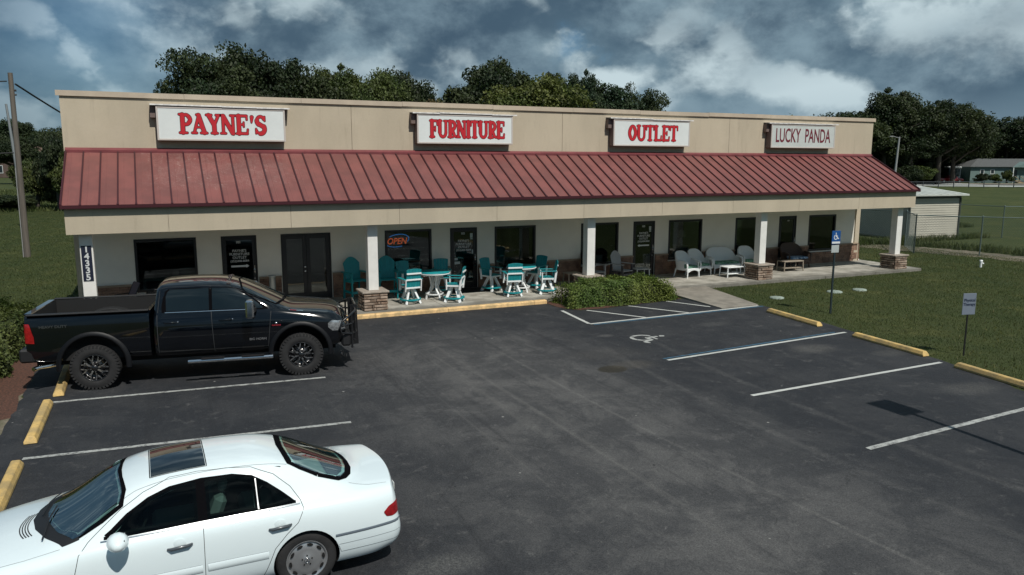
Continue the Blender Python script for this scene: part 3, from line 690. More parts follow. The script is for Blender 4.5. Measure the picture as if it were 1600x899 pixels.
# ---------------------------------------------------------------- vehicles
M_carwhite = mat('white_car_paint', (.76, .86, .885), .2, coat=1.0, spec=.5)
M_carblack = mat('black_truck_paint', (.002, .003, .005), .07, coat=.7, spec=.4, var=.3, vscale=1.5)
M_trimblack = mat('black_plastic_trim', (.012, .012, .013), .55, grain=.2, gscale=60)
M_seal = mat('black_window_seal', (.004, .004, .005), .9, spec=.02)
M_rubber = mat('tyre_rubber', (.022, .022, .023), .85, var=.35, vscale=6, bump=.3, bscale=60)
M_alloy = mat('silver_alloy', (.52, .53, .54), .32, .75, var=.12)
M_gloss = mat('dark_car_glass', (.006, .010, .011), .04, spec=.6, coat=.6)
M_glossg = mat('green_rear_glass', (.10, .155, .14), .05, spec=.7, coat=.8, var=.35, vscale=3)
M_line = mat('panel_gap', (.02, .022, .024), .8)
M_softgap = mat('soft_panel_line', (.28, .31, .32), .6)
M_taillight = mat('red_tail_lamp', (.35, .008, .012), .12, coat=1.0, var=.4, vscale=14)
M_lens = mat('clear_lamp_lens', (.55, .58, .6), .08, .6, coat=1.0, var=.6, vscale=12)
M_interior = mat('dark_interior', (.012, .012, .012), .9)
M_well = mat('wheel_well', (.006, .006, .006), .95)

def loft(name, rows, mats, creases=(), levels=2):
    """rows: stations of half-section points (x, y>=0, z), centre bottom ... centre top; mirrored and subdivided"""
    nl = len(rows[0]); V = []; ring = 2*nl-2
    for r_ in rows:
        pts = [(x, -y, z) for x, y, z in r_]+[(x, y, z) for x, y, z in r_[1:-1][::-1]]
        V += pts
    F = [(i*ring+j, i*ring+(j+1) % ring, (i+1)*ring+(j+1) % ring, (i+1)*ring+j) for i in range(len(rows)-1) for j in range(ring)]
    # caps as strips of quads across the car
    for base, flip in ((0, False), ((len(rows)-1)*ring, True)):
        for j in range(nl-1):
            a, b = base+j, base+j+1; c, d = base+(ring-j-1) % ring, base+(ring-j) % ring
            f = [a, b, c, d] if j not in (0, nl-2) else ([a, b, c] if j == 0 else [a, b, d])
            if j == 0: f = [base, base+1, base+ring-1]
            elif j == nl-2: f = [base+j, base+j+1, base+j+2]
            else: f = [base+j, base+j+1, base+ring-j-1, base+ring-j]
            F.append(tuple(f if flip else f[::-1]))
    me = bpy.data.meshes.new(name); me.from_pydata(V, [], F)
    bm = bmesh.new(); bm.from_mesh(me); bmesh.ops.recalc_face_normals(bm, faces=bm.faces)
    cl = bm.edges.layers.float.new('crease_edge')
    bm.verts.ensure_lookup_table()
    for e in bm.edges:
        a, b = e.verts[0].index, e.verts[1].index; ra, ja, rb, jb = a//ring, a % ring, b//ring, b % ring
        m = lambda j: min(j, ring-j)
        for kind, idx, val in creases:
            if kind == 'line' and m(ja) == m(jb) == idx and ra != rb: e[cl] = val
            if kind == 'row' and ra == rb == (idx % len(rows)): e[cl] = val
    bm.to_mesh(me); bm.free()
    o = bpy.data.objects.new(name, me); COL.objects.link(o)
    md = o.modifiers.new('s', 'SUBSURF'); md.levels = levels; md.render_levels = levels
    bake(o)
    o.data.materials.clear()
    for m in mats: o.data.materials.append(m)
    return o
def bake(o):
    bpy.context.view_layer.update()
    me = bpy.data.meshes.new_from_object(o.evaluated_get(bpy.context.evaluated_depsgraph_get()))
    o.modifiers.clear(); o.data = me
def cut(o, cutters):
    """subtract shapes; their faces keep the last material"""
    for mb in cutters:
        me = mb.mesh('cutter', [o.data.materials[0], o.data.materials[1]])
        for p in me.polygons: p.material_index = 1
        bm = bmesh.new(); bm.from_mesh(me); bmesh.ops.recalc_face_normals(bm, faces=bm.faces); bm.to_mesh(me); bm.free()
        c = bpy.data.objects.new('cutter', me); COL.objects.link(c)
        md = o.modifiers.new('b', 'BOOLEAN'); md.operation = 'DIFFERENCE'; md.object = c; md.solver = 'EXACT'
        bake(o); bpy.data.objects.remove(c)
def smooth(o, ang=38):
    for p in o.data.polygons: p.use_smooth = True
    o.data.set_sharp_from_angle(angle=R(ang))
def P4(o, name, mb, m, bev=.004): return mb.build(name, m, o, bev)
class Skin:
    def __init__(s, o): s.t = BVHTree.FromPolygons([v.co.copy() for v in o.data.vertices], [tuple(p.vertices) for p in o.data.polygons])
    def side(s, x, z, sg=-1):
        h = s.t.ray_cast(Vector((x, 3*sg, z)), Vector((0, -sg, 0)))
        return (h[0], h[1]) if h[0] else (None, None)
    def top(s, x, y):
        h = s.t.ray_cast(Vector((x, y, 4)), Vector((0, 0, -1)))
        return (h[0], h[1]) if h[0] else (None, None)
    def end(s, y, z, sg=1):
        h = s.t.ray_cast(Vector((6*sg, y, z)), Vector((-sg, 0, 0)))
        return (h[0], h[1]) if h[0] else (None, None)
def interp(pts, x):
    return float(np.interp(x, [p[0] for p in pts], [p[1] for p in pts]))
def patch(name, skin, mode, lo, hi, u0, u1, m, parent, off=.004, nu=28, nv=8, sg=-1):
    """surface patch lying on the body: u along the car (or across), between curves lo(u), hi(u)"""
    mb = MB(); P = []
    for i in range(nu+1):
        u = u0+(u1-u0)*i/nu; a, b = interp(lo, u), interp(hi, u)
        for j in range(nv+1):
            v = a+(b-a)*j/nv
            q, n = skin.side(u, v, sg) if mode == 'side' else (skin.top(v, u) if mode == 'top' else skin.end(u, v, sg))
            P.append(tuple(q+n*off) if q else None)
    last = None
    for k, p in enumerate(P):
        if p is None: P[k] = last or next(q for q in P if q)
        last = P[k]
    mb.add(P, [(i*(nv+1)+j, (i+1)*(nv+1)+j, (i+1)*(nv+1)+j+1, i*(nv+1)+j+1) for i in range(nu) for j in range(nv)], True)
    me = mb.mesh(name, m); o = link(name, me, parent)
    return o
def line_on(mb, skin, mode, pts, wd, off=.0015, sg=-1, step=.04, high=None):
    """narrow strip following a polyline on the body"""
    Q = []
    for i in range(len(pts)-1):
        a, b = pts[i], pts[i+1]; n = max(1, int(math.dist(a, b)/step))
        for k in range(n): Q.append((a[0]+(b[0]-a[0])*k/n, a[1]+(b[1]-a[1])*k/n))
    Q.append(pts[-1]); S = []
    for a, b in Q:
        q, n = skin.side(a, b, sg) if mode == 'side' else (skin.top(a, b) if mode == 'top' else skin.end(a, b, sg))
        if q is not None: S.append((q, n))
    V = []
    for i, (q, n) in enumerate(S):
        d = S[min(i+1, len(S)-1)][0]-S[max(i-1, 0)][0]
        if d.length < 1e-6: d = Vector((1, 0, 0))
        t_ = d.normalized().cross(n).normalized()*wd/2
        V += [tuple(q+n*off+t_), tuple(q+n*(off+(high or 0))), tuple(q+n*off-t_)]
    mb.add(V, [(3*i+k, 3*i+k+1, 3*i+k+4, 3*i+k+3) for i in range(len(S)-1) for k in (0, 1)], True)

# ---- white sedan ----
def make_sedan():
    s = thing('parked_car', 'white four door saloon with a sunroof in the near left corner of the lot', 'car', (3.4, -13.72, 0), R(1.0))
    low = lambda x, ys=(.80, .87, .905, .905), zs=(.2, .29, .5, .72): [(x, 0, zs[0]+.02), (x, ys[0], zs[0]), (x, ys[1], zs[1]), (x, ys[2], zs[2]), (x, ys[3], zs[3])]
    rows = [
     [(-3.66, 0, .3), (-3.55, .60, .3), (-3.56, .64, .36), (-3.58, .64, .45), (-3.56, .62, .53), (-3.55, .58, .58), (-3.56, .52, .6), (-3.6, .38, .61), (-3.66, .18, .62), (-3.68, 0, .62)],
     low(-3.45, (.72, .80, .82, .81), (.22, .30, .45, .6))+[(-3.44, .77, .68), (-3.44, .68, .73), (-3.48, .5, .75), (-3.54, .25, .76), (-3.56, 0, .765)],
     low(-2.9, (.78, .86, .89, .89), (.2, .28, .48, .68))+[(-2.9, .86, .79), (-2.9, .77, .845), (-2.95, .56, .865), (-3.0, .28, .88), (-3.0, 0, .885)],
     low(-2.4)+[(-2.4, .875, .86), (-2.4, .79, .905), (-2.52, .62, .92), (-2.64, .32, .94), (-2.68, 0, .945)],
     low(-2.12)+[(-2.12, .88, .89), (-2.1, .81, .94), (-2.22, .70, .965), (-2.4, .36, .985), (-2.46, 0, .99)],
     low(-1.82)+[(-1.82, .885, .90), (-1.84, .81, .955), (-1.92, .66, 1.17), (-2.07, .34, 1.19), (-2.12, 0, 1.19)],
     low(-1.45)+[(-1.45, .885, .91), (-1.5, .805, .965), (-1.6, .60, 1.36), (-1.72, .32, 1.395), (-1.76, 0, 1.40)],
     low(-1.0)+[(-1.0, .885, .915), (-1.0, .80, .965), (-1.02, .585, 1.405), (-1.05, .32, 1.44), (-1.07, 0, 1.45)],
     low(-.5)+[(-.5, .885, .92), (-.5, .80, .97), (-.5, .58, 1.40), (-.5, .32, 1.435), (-.5, 0, 1.445)],
     low(-.12)+[(-.12, .88, .92), (-.12, .79, .975), (-.1, .57, 1.345), (-.14, .32, 1.385), (-.16, 0, 1.395)],
     low(.2)+[(.2, .875, .915), (.2, .765, .985), (.22, .62, 1.16), (.28, .35, 1.2), (.32, 0, 1.215)],
     low(.5)+[(.5, .865, .905), (.48, .775, .975), (.52, .655, 1.0), (.64, .36, 1.018), (.7, 0, 1.022)],
     low(.78, (.79, .86, .89, .885))+[(.78, .85, .895), (.78, .765, .965), (.8, .62, .985), (.84, .32, .998), (.86, 0, 1.0)],
     low(.98, (.74, .83, .86, .84), (.24, .31, .48, .68))+[(.99, .81, .87), (.99, .735, .955), (1.03, .60, .978), (1.09, .3, .988), (1.11, 0, .992)],
     [(1.08, 0, .26), (1.05, .70, .26), (1.07, .79, .33), (1.08, .82, .48), (1.05, .80, .62), (1.05, .775, .77), (1.055, .71, .87), (1.08, .55, .90), (1.13, .28, .915), (1.14, 0, .92)],
     [(1.17, 0, .34), (1.11, .6, .34), (1.13, .66, .38), (1.14, .68, .48), (1.115, .66, .56), (1.10, .64, .62), (1.10, .58, .66), (1.12, .42, .68), (1.15, .2, .69), (1.16, 0, .69)]]
    body = loft('body', rows, [M_carwhite, M_well], [('line', 6, .25), ('row', 13, .75), ('line', 7, .25), ('line', 1, .6)], 3)
    def wc(x, y0, y1, r_=.355): mb = MB(); mb.tube([(x, y0, .335), (x, y1, .335)], r_, 40, smooth=False); return mb
    cut(body, [wc(x, y0, y1) for x in (0, -2.83) for y0, y1 in ((-1.2, -.62), (.62, 1.2))])
    sk = Skin(body)
    # hollow cabin with real window openings
    cav = MB(); prof = [(-2.14, .96), (-1.95, 1.08), (-1.62, 1.31), (-1.4, 1.355), (-1.0, 1.385), (-.5, 1.38), (-.2, 1.33), (.2, 1.12), (.42, .96)]; V = []
    for x_, zt in prof:
        yt = .76-(zt-.95)*.55; yw = .76
        if x_ > 0: yt, yw = (.54, .68) if x_ < .3 else (.5, .6)
        V += [(x_, -yw, .42), (x_, -yw, .93), (x_, -yt, zt), (x_, yt, zt), (x_, yw, .93), (x_, yw, .42)]
    n_ = len(prof); cav.add(V, [(i*6+j, i*6+(j+1) % 6, (i+1)*6+(j+1) % 6, (i+1)*6+j) for i in range(n_-1) for j in range(6)]+[(0, 1, 2, 3, 4, 5), tuple(range((n_-1)*6, n_*6))[::-1]])
    cs = [cav]
    for poly in ([(-1.83, .99), (-1.085, 1.0), (-1.085, 1.315), (-1.3, 1.283), (-1.5, 1.22), (-1.7, 1.11)], [(-.945, 1.0), (-.505, 1.0), (-.505, 1.265), (-.7, 1.308), (-.945, 1.315)], [(-.435, 1.0), (-.15, 1.0), (-.24, 1.085), (-.36, 1.175), (-.435, 1.24)]):
        for ya, yb in ((-1.2, -.3), (.3, 1.2)): c_ = MB(); c_.prism([(x_, z_) for x_, z_ in poly], ya, yb, 'y'); cs.append(c_)
    c_ = MB(); c_.prism([(-2.14, -.66), (-2.30, -.48), (-2.39, -.25), (-2.42, 0), (-2.39, .25), (-2.30, .48), (-2.14, .66), (-1.79, .60), (-1.77, .48), (-1.815, 0), (-1.77, -.48), (-1.79, -.60)], .972, 2, 'z'); cs.append(c_)
    c_ = MB(); c_.prism([(.21, -.53), (-.01, -.48), (-.045, -.3), (-.06, 0), (-.045, .3), (-.01, .48), (.21, .53), (.43, .50), (.51, .38), (.56, .2), (.575, 0), (.56, -.2), (.51, -.38), (.43, -.5)], .965, 2, 'z'); cs.append(c_)
    cut(body, cs); smooth(body, 30); body.parent = s
    M_seat = mat('grey_leather', (.34, .37, .36), .6); M_cg1 = glass_mat('car_glass', (.34, .45, .42), boost=.42)
    for y_ in (-.36, .36):
        mb = MB(); mb.box(-1.5, -.98, y_-.25, y_+.25, .44, .60); P4(s, 'seat', mb, M_seat, .04)
        mb = MB(); mb.bar((-1.0, y_, .58), (-.80, y_, 1.10), .46, .13, (1, 0, 0)); P4(s, 'seat_back', mb, M_seat, .05)
        mb = MB(); mb.bar((-.80, y_, 1.12), (-.77, y_, 1.26), .26, .09, (1, 0, 0)); P4(s, 'headrest', mb, M_seat, .03)
        mb = MB(); mb.bar((-.02, y_, 1.0), (.0, y_, 1.10), .24, .09, (1, 0, 0)); P4(s, 'headrest', mb, M_seat, .03)
    mb = MB(); mb.box(-.55, .0, -.66, .66, .44, .62); P4(s, 'rear_bench', mb, M_seat, .05)
    mb = MB(); mb.bar((-.14, 0, .6), (.02, 0, 1.0), 1.3, .14, (1, 0, 0)); P4(s, 'rear_bench_back', mb, M_seat, .05)
    mb = MB(); mb.box(.05, .42, -.56, .56, .90, .93); P4(s, 'parcel_shelf', mb, M_seat, .005)
    mb = MB(); mb.prism([(-2.13, .6), (-2.13, .965), (-1.95, .99), (-1.78, .95), (-1.74, .8), (-1.8, .6)], -.72, .72, 'y'); P4(s, 'dashboard', mb, M_interior, .02)
    mb = MB(); Mw = Matrix.Translation((-1.6, -.36, .86)) @ Matrix.Rotation(R(-62), 4, 'Y'); pts = [Mw @ Vector((.18*math.cos(a), .18*math.sin(a), 0)) for a in [2*math.pi*k/20 for k in range(21)]]; mb.tube(pts, .014, 6); mb.tube([Mw @ Vector((-.17, 0, 0)), Mw @ Vector((.17, 0, 0))], .014, 6); P4(s, 'steering_wheel', mb, M_interior, 0)
    # windscreen and cowl
    wl = [(-.72, -2.28), (-.5, -2.44), (-.25, -2.55), (0, -2.59), (.25, -2.55), (.5, -2.44), (.72, -2.28)]
    wt = [(-.72, -2.05), (-.64, -1.72), (-.5, -1.70), (0, -1.745), (.5, -1.70), (.64, -1.72), (.72, -2.05)]
    patch('cowl_panel', sk, 'top', wl, [(-.73, -2.13), (-.66, -2.145), (-.48, -2.305), (-.25, -2.395), (0, -2.425), (.25, -2.395), (.48, -2.305), (.66, -2.145), (.73, -2.13)], -.73, .73, M_trimblack, s, .003, 30, 8)
    mb = MB(); line_on(mb, sk, 'top', [(-2.14, -.70), (-1.93, -.675), (-1.755, -.63), (-1.725, -.48), (-1.76, -.2), (-1.77, 0), (-1.76, .2), (-1.725, .48), (-1.755, .63), (-1.93, .675), (-2.14, .70)], .05, .004); mb.build('window_seal', M_seal, s)
    gl = [(-.71, -2.18), (-.5, -2.33), (-.25, -2.42), (0, -2.45), (.25, -2.42), (.5, -2.33), (.71, -2.18)]
    gt = [(-.71, -2.1), (-.625, -1.77), (-.5, -1.74), (0, -1.785), (.5, -1.74), (.625, -1.77), (.71, -2.1)]
    patch('windscreen', sk, 'top', gl, gt, -.7, .7, M_cg1, s, .008, 30, 14)
    # rear window with black ceramic edge
    rl = [(-.60, .1), (-.52, -.1), (-.3, -.13), (0, -.15), (.3, -.13), (.52, -.1), (.60, .1)]
    rh = [(-.60, .25), (-.57, .52), (-.42, .61), (-.2, .66), (0, .675), (.2, .66), (.42, .61), (.57, .52), (.60, .25)]
    mb = MB(); line_on(mb, sk, 'top', [(.2, -.575), (.02, -.53), (-.085, -.48), (-.10, -.3), (-.12, 0), (-.10, .3), (-.085, .48), (.02, .53), (.2, .565), (.41, .545), (.5, .48), (.57, .37), (.615, .2), (.63, 0), (.625, -.2), (.58, -.38), (.51, -.49), (.42, -.56), (.2, -.575)], .075, .004); mb.build('window_seal', M_seal, s)
    rl2 = [(-.555, .2), (-.50, -.04), (-.3, -.075), (0, -.09), (.3, -.075), (.50, -.04), (.555, .2)]
    rh2 = [(-.555, .25), (-.52, .46), (-.4, .54), (-.2, .59), (0, .605), (.2, .59), (.4, .54), (.52, .46), (.555, .25)]
    patch('rear_window', sk, 'top', rl2, rh2, -.55, .55, glass_mat('green_car_glass', (.55, .74, .68), boost=.42), s, .007, 30, 14)
    # side windows
    for sg in (-1, 1):
        mb = MB()
        line_on(mb, sk, 'side', [(-1.92, .976), (-1.06, .992), (-.08, .995)], .034, .0035, sg); line_on(mb, sk, 'side', [(-1.90, .985), (-1.84, 1.022), (-1.7, 1.132), (-1.5, 1.243), (-1.3, 1.306), (-1.0, 1.334), (-.7, 1.326), (-.51, 1.286), (-.37, 1.203), (-.23, 1.095), (-.11, .993)], .052, .0035, sg)
        mb.build('window_seal', M_seal, s)
        patch('door_pillar', sk, 'side', [(-1.09, .985), (-.94, .985)], [(-1.09, 1.34), (-.94, 1.34)], -1.09, -.94, M_seal, s, .003, 6, 10, sg)
        patch('side_window', sk, 'side', [(-1.88, .975), (-1.06, .985)], [(-1.88, .985), (-1.7, 1.13), (-1.5, 1.24), (-1.3, 1.305), (-1.06, 1.335)], -1.87, -1.06, M_cg1, s, .007, 40, 8, sg)
        patch('side_window', sk, 'side', [(-.97, .985), (-.48, .988)], [(-.97, 1.337), (-.7, 1.33), (-.48, 1.285)], -.97, -.48, M_cg1, s, .007, 20, 8, sg)
        patch('side_window', sk, 'side', [(-.455, .988), (-.1, .99)], [(-.455, 1.275), (-.35, 1.2), (-.22, 1.1), (-.1, .995)], -.455, -.1, M_cg1, s, .007, 20, 8, sg)
        mb = MB(); line_on(mb, sk, 'side', [(-1.95, .952), (-.04, .972)], .014, .006, sg, high=.004); mb2 = mb
        o = mb.build('belt_strip', M_chrome, s)
        mb = MB()
        line_on(mb, sk, 'side', [(-.468, .99), (-.471, 1.26)], .07, .005, sg); o = mb.build('window_divider', M_seal, s)
        mb = MB(); line_on(mb, sk, 'side', [(-.468, .99), (-.471, 1.27)], .011, .011, sg); mb.build('divider_strip', M_alloy, o)
        mb = MB()
        door_r = [(-.46, .24), (-.41, .36), (-.33, .56), (-.2, .7), (-.08, .8), (-.01, .93), (-.03, 1.0), (-.12, 1.14), (-.28, 1.28), (-.5, 1.372), (-.75, 1.395), (-1.03, 1.40)]
        line_on(mb, sk, 'side', door_r, .006, .0018, sg)
        line_on(mb, sk, 'side', [(-1.03, 1.40), (-1.3, 1.385), (-1.55, 1.305), (-1.76, 1.19), (-1.93, 1.06), (-2.06, .96), (-2.14, .88), (-2.18, .72), (-2.2, .24)], .006, .0018, sg)
        line_on(mb, sk, 'side', [(-1.02, .95), (-1.03, .24)], .006, .0018, sg)
        mb.build('door_gap', M_line, s)
        # rubbing strip, bumper mouldings
        mb = MB()
        for x0, x1 in ((-.40, -1.0), (-1.05, -2.16)): line_on(mb, sk, 'side', [(x0, .505), (x1, .505)], .085, .002, sg, high=.018)
        mb.build('rubbing_strip', M_carwhite, s)
        mb = MB()
        for z_ in (.462, .548):
            for x0, x1 in ((-.40, -1.0), (-1.05, -2.16)): line_on(mb, sk, 'side', [(x0, z_), (x1, z_)], .006, .0022, sg)
        line_on(mb, sk, 'side', [(.345, .44), (.37, .36), (1.06, .36)], .006, .003, sg); line_on(mb, sk, 'side', [(.345, .455), (1.07, .46)], .005, .003, sg)
        mb.build('moulding_line', M_softgap, s)
        mb = MB(); line_on(mb, sk, 'side', [(.31, .565), (1.08, .575)], .032, .003, sg, high=.008); mb.build('bumper_strip', mat('grey_bumper_strip', (.13, .16, .19), .3), s)
        # handles
        for hx in (-1.25, -.27):
            q, n = sk.side(hx, .80, sg)
            mb = MB(); mb.lathe([(.001, -.002), (.055, 0), (.062, .004)], 20, 'y', (hx, q.y+sg*.0, .815)); hb = mb.build('handle_cup', M_carwhite, s)
            mb = MB(); mb.tube([(hx-.115, q.y+sg*.008, .787), (hx-.08, q.y+sg*.032, .79), (hx+.08, q.y+sg*.032, .80), (hx+.115, q.y+sg*.008, .80)], [.012, .018, .018, .012], 8); mb.build('handle', mat('grey_handle', (.07, .08, .09), .25, coat=.5), s)
        # tail lamp wraps the corner
        patch('tail_lamp', sk, 'side', [(.87, .70), (.9, .655), (.96, .645), (1.09, .66)], [(.87, .715), (.93, .765), (1.0, .79), (1.09, .795)], .87, 1.085, M_taillight, s, .006, 16, 8, sg)
        a, b = (-.80, -.50) if sg < 0 else (.50, .80)
        patch('tail_lamp', sk, 'end', [(a, .66), (b, .66)], [(a, .79), (b, .80)], a, b, M_taillight, s, .006, 10, 8, 1)
        # mirror
        mb = MB()
        rowsm = []
        for k in range(9):
            t_ = k/8; rr_ = math.sin(math.pi*min(max(t_, .03), .97))**.55
            ring = [(-1.80-.10*math.cos(a_)*rr_+ .01, sg*(.90+.25*t_), 1.03+.085*math.sin(a_)*rr_-.02*t_) for a_ in [2*math.pi*j/14 for j in range(14)]]
            rowsm.append(ring)
        V = [p for r_ in rowsm for p in r_]
        mb.add(V, [(i*14+j, i*14+(j+1) % 14, (i+1)*14+(j+1) % 14, (i+1)*14+j) for i in range(8) for j in range(14)]+[tuple(range(14)), tuple(range(8*14, 9*14))], True)
        mr = mb.build('mirror', M_carwhite, s)
        mb = MB(); mb.box(-1.735, -1.725, sg*.93 if sg > 0 else -1.1, 1.1 if sg > 0 else -.93, .98, 1.06); mb.build('mirror_glass', M_chrome, mr)
    # roof joint lines, boot and bonnet gaps
    mb = MB()
    for sg in (-1, 1):
        line_on(mb, sk, 'top', [(-2.05, sg*.685), (-1.62, sg*.55), (-1.3, sg*.525), (-.9, sg*.52), (-.4, sg*.52), (-.12, sg*.515)], .007, .0018)
        line_on(mb, sk, 'top', [(.54, sg*.60), (.75, sg*.66), (.96, sg*.655)], .006, .0018)
        line_on(mb, sk, 'top', [(-2.3, sg*.75), (-2.6, sg*.755), (-3.0, sg*.72), (-3.4, sg*.6)], .006, .0018)
    line_on(mb, sk, 'end', [(-.66, .86), (-.64, .60), (.64, .60), (.66, .86)], .007, .002, 1)
    mb.build('panel_gap', M_softgap, s)
    # sunroof, bonnet intake slots
    patch('sunroof', sk, 'top', [(-.52, -1.47), (.36, -1.47)], [(-.52, -.94), (.36, -.94)], -.42, .42, M_gloss, s, .005, 20, 10)
    mb = MB(); line_on(mb, sk, 'top', [(-1.48, -.43), (-1.48, .43), (-.93, .43), (-.93, -.43), (-1.48, -.43)], .01, .002); mb.build('sunroof_seal', M_seal, s)
    mb = MB()
    for k in range(4):
        line_on(mb, sk, 'top', [(-2.70+k*.024+.06*((y_/.26)**2), -.10+y_) for y_ in [-.26+.065*j for j in range(9)]], .011, .003)
    mb.build('intake_slots', M_line, s); tag(COL.objects[-1] if False else s.children[-1], kind='stuff')
    # wipers
    for pts in ([(-2.46, -.55), (-2.42, -.2), (-2.36, .02)], [(-2.5, -.02), (-2.46, .3), (-2.38, .55)]):
        mb = MB(); line_on(mb, sk, 'top', pts, .018, .022, high=.01); mb.build('wiper', M_trimblack, s)
    # wheels
    for wx in (0, -2.83):
        for sg in (-1, 1):
            mb = MB(); yo = .86
            prof = [(.215, -.01), (.235, 0), (.30, -.0), (.322, -.02), (.328, -.06), (.328, -.15), (.30, -.2), (.2, -.2)]
            mb.lathe([(r_, sg*(yo+z_)) for r_, z_ in prof], 48, 'y', (wx, 0, .328)); w_ = mb.build('wheel', M_rubber, s)
            mb = MB()
            mb.lathe([(r_, sg*(yo+z_)) for r_, z_ in ((.222, -.005), (.212, -.002), (.205, -.03), (.19, -.022), (.12, -.008), (.06, -.012), (.045, -.004), (.001, -.002))], 60, 'y', (wx, 0, .328)); rim = mb.build('rim', M_alloy, w_)
            mb = MB()
            for k in range(10):
                a_ = 2*math.pi*k/10+.1
                cx_, cz_ = wx+.178*math.cos(a_), .328+.178*math.sin(a_)
                pts = [(cx_+.034*math.cos(q)*(-math.sin(a_))+.017*math.sin(q)*math.cos(a_), sg*(yo-.006-.012*0), cz_+.034*math.cos(q)*math.cos(a_)+.017*math.sin(q)*math.sin(a_)) for q in [2*math.pi*j/12 for j in range(12)]]
                mb.add([(p[0], p[1]+sg*.004, p[2]) for p in pts], [tuple(range(12))])
            for k in range(5):
                a_ = 2*math.pi*k/5+.3; mb.lathe([(.001, sg*(yo+.002)), (.009, sg*(yo+.001))], 8, 'y', (wx+.055*math.cos(a_), 0, .328+.055*math.sin(a_)))
            h_ = mb.build('rim_openings', M_well, w_); tag(h_, kind='stuff')
            # three-pointed hub emblem
            mb = MB()
            for k in range(3):
                a_ = R(90+120*k); mb.bar((wx, sg*(yo+.004), .328), (wx+.026*math.cos(a_), sg*(yo+.004), .328+.026*math.sin(a_)), .005, .004, (0, 1, 0))
            mb.lathe([(.026, sg*(yo+.002)), (.029, sg*(yo+.005)), (.031, sg*(yo+.002))], 20, 'y', (wx, 0, .328)); mb.build('hub_emblem', M_chrome, w_)
    mb = MB(); mb.box(-3.2, .9, -.6, .6, .2, .5); mb.build('underbody', M_well, s)
    # door keyhole / exhaust
    mb = MB(); mb.tube([(.95, -.45, .25), (1.14, -.45, .24)], .03, 12); mb.build('exhaust', M_chrome, s)
    mb = MB(); mb.box(1.165, 1.175, -.26, .26, .66, .77); mb.build('number_plate', mat('pale_number_plate', (.6, .62, .6), .5), s)
    return s
make_sedan()

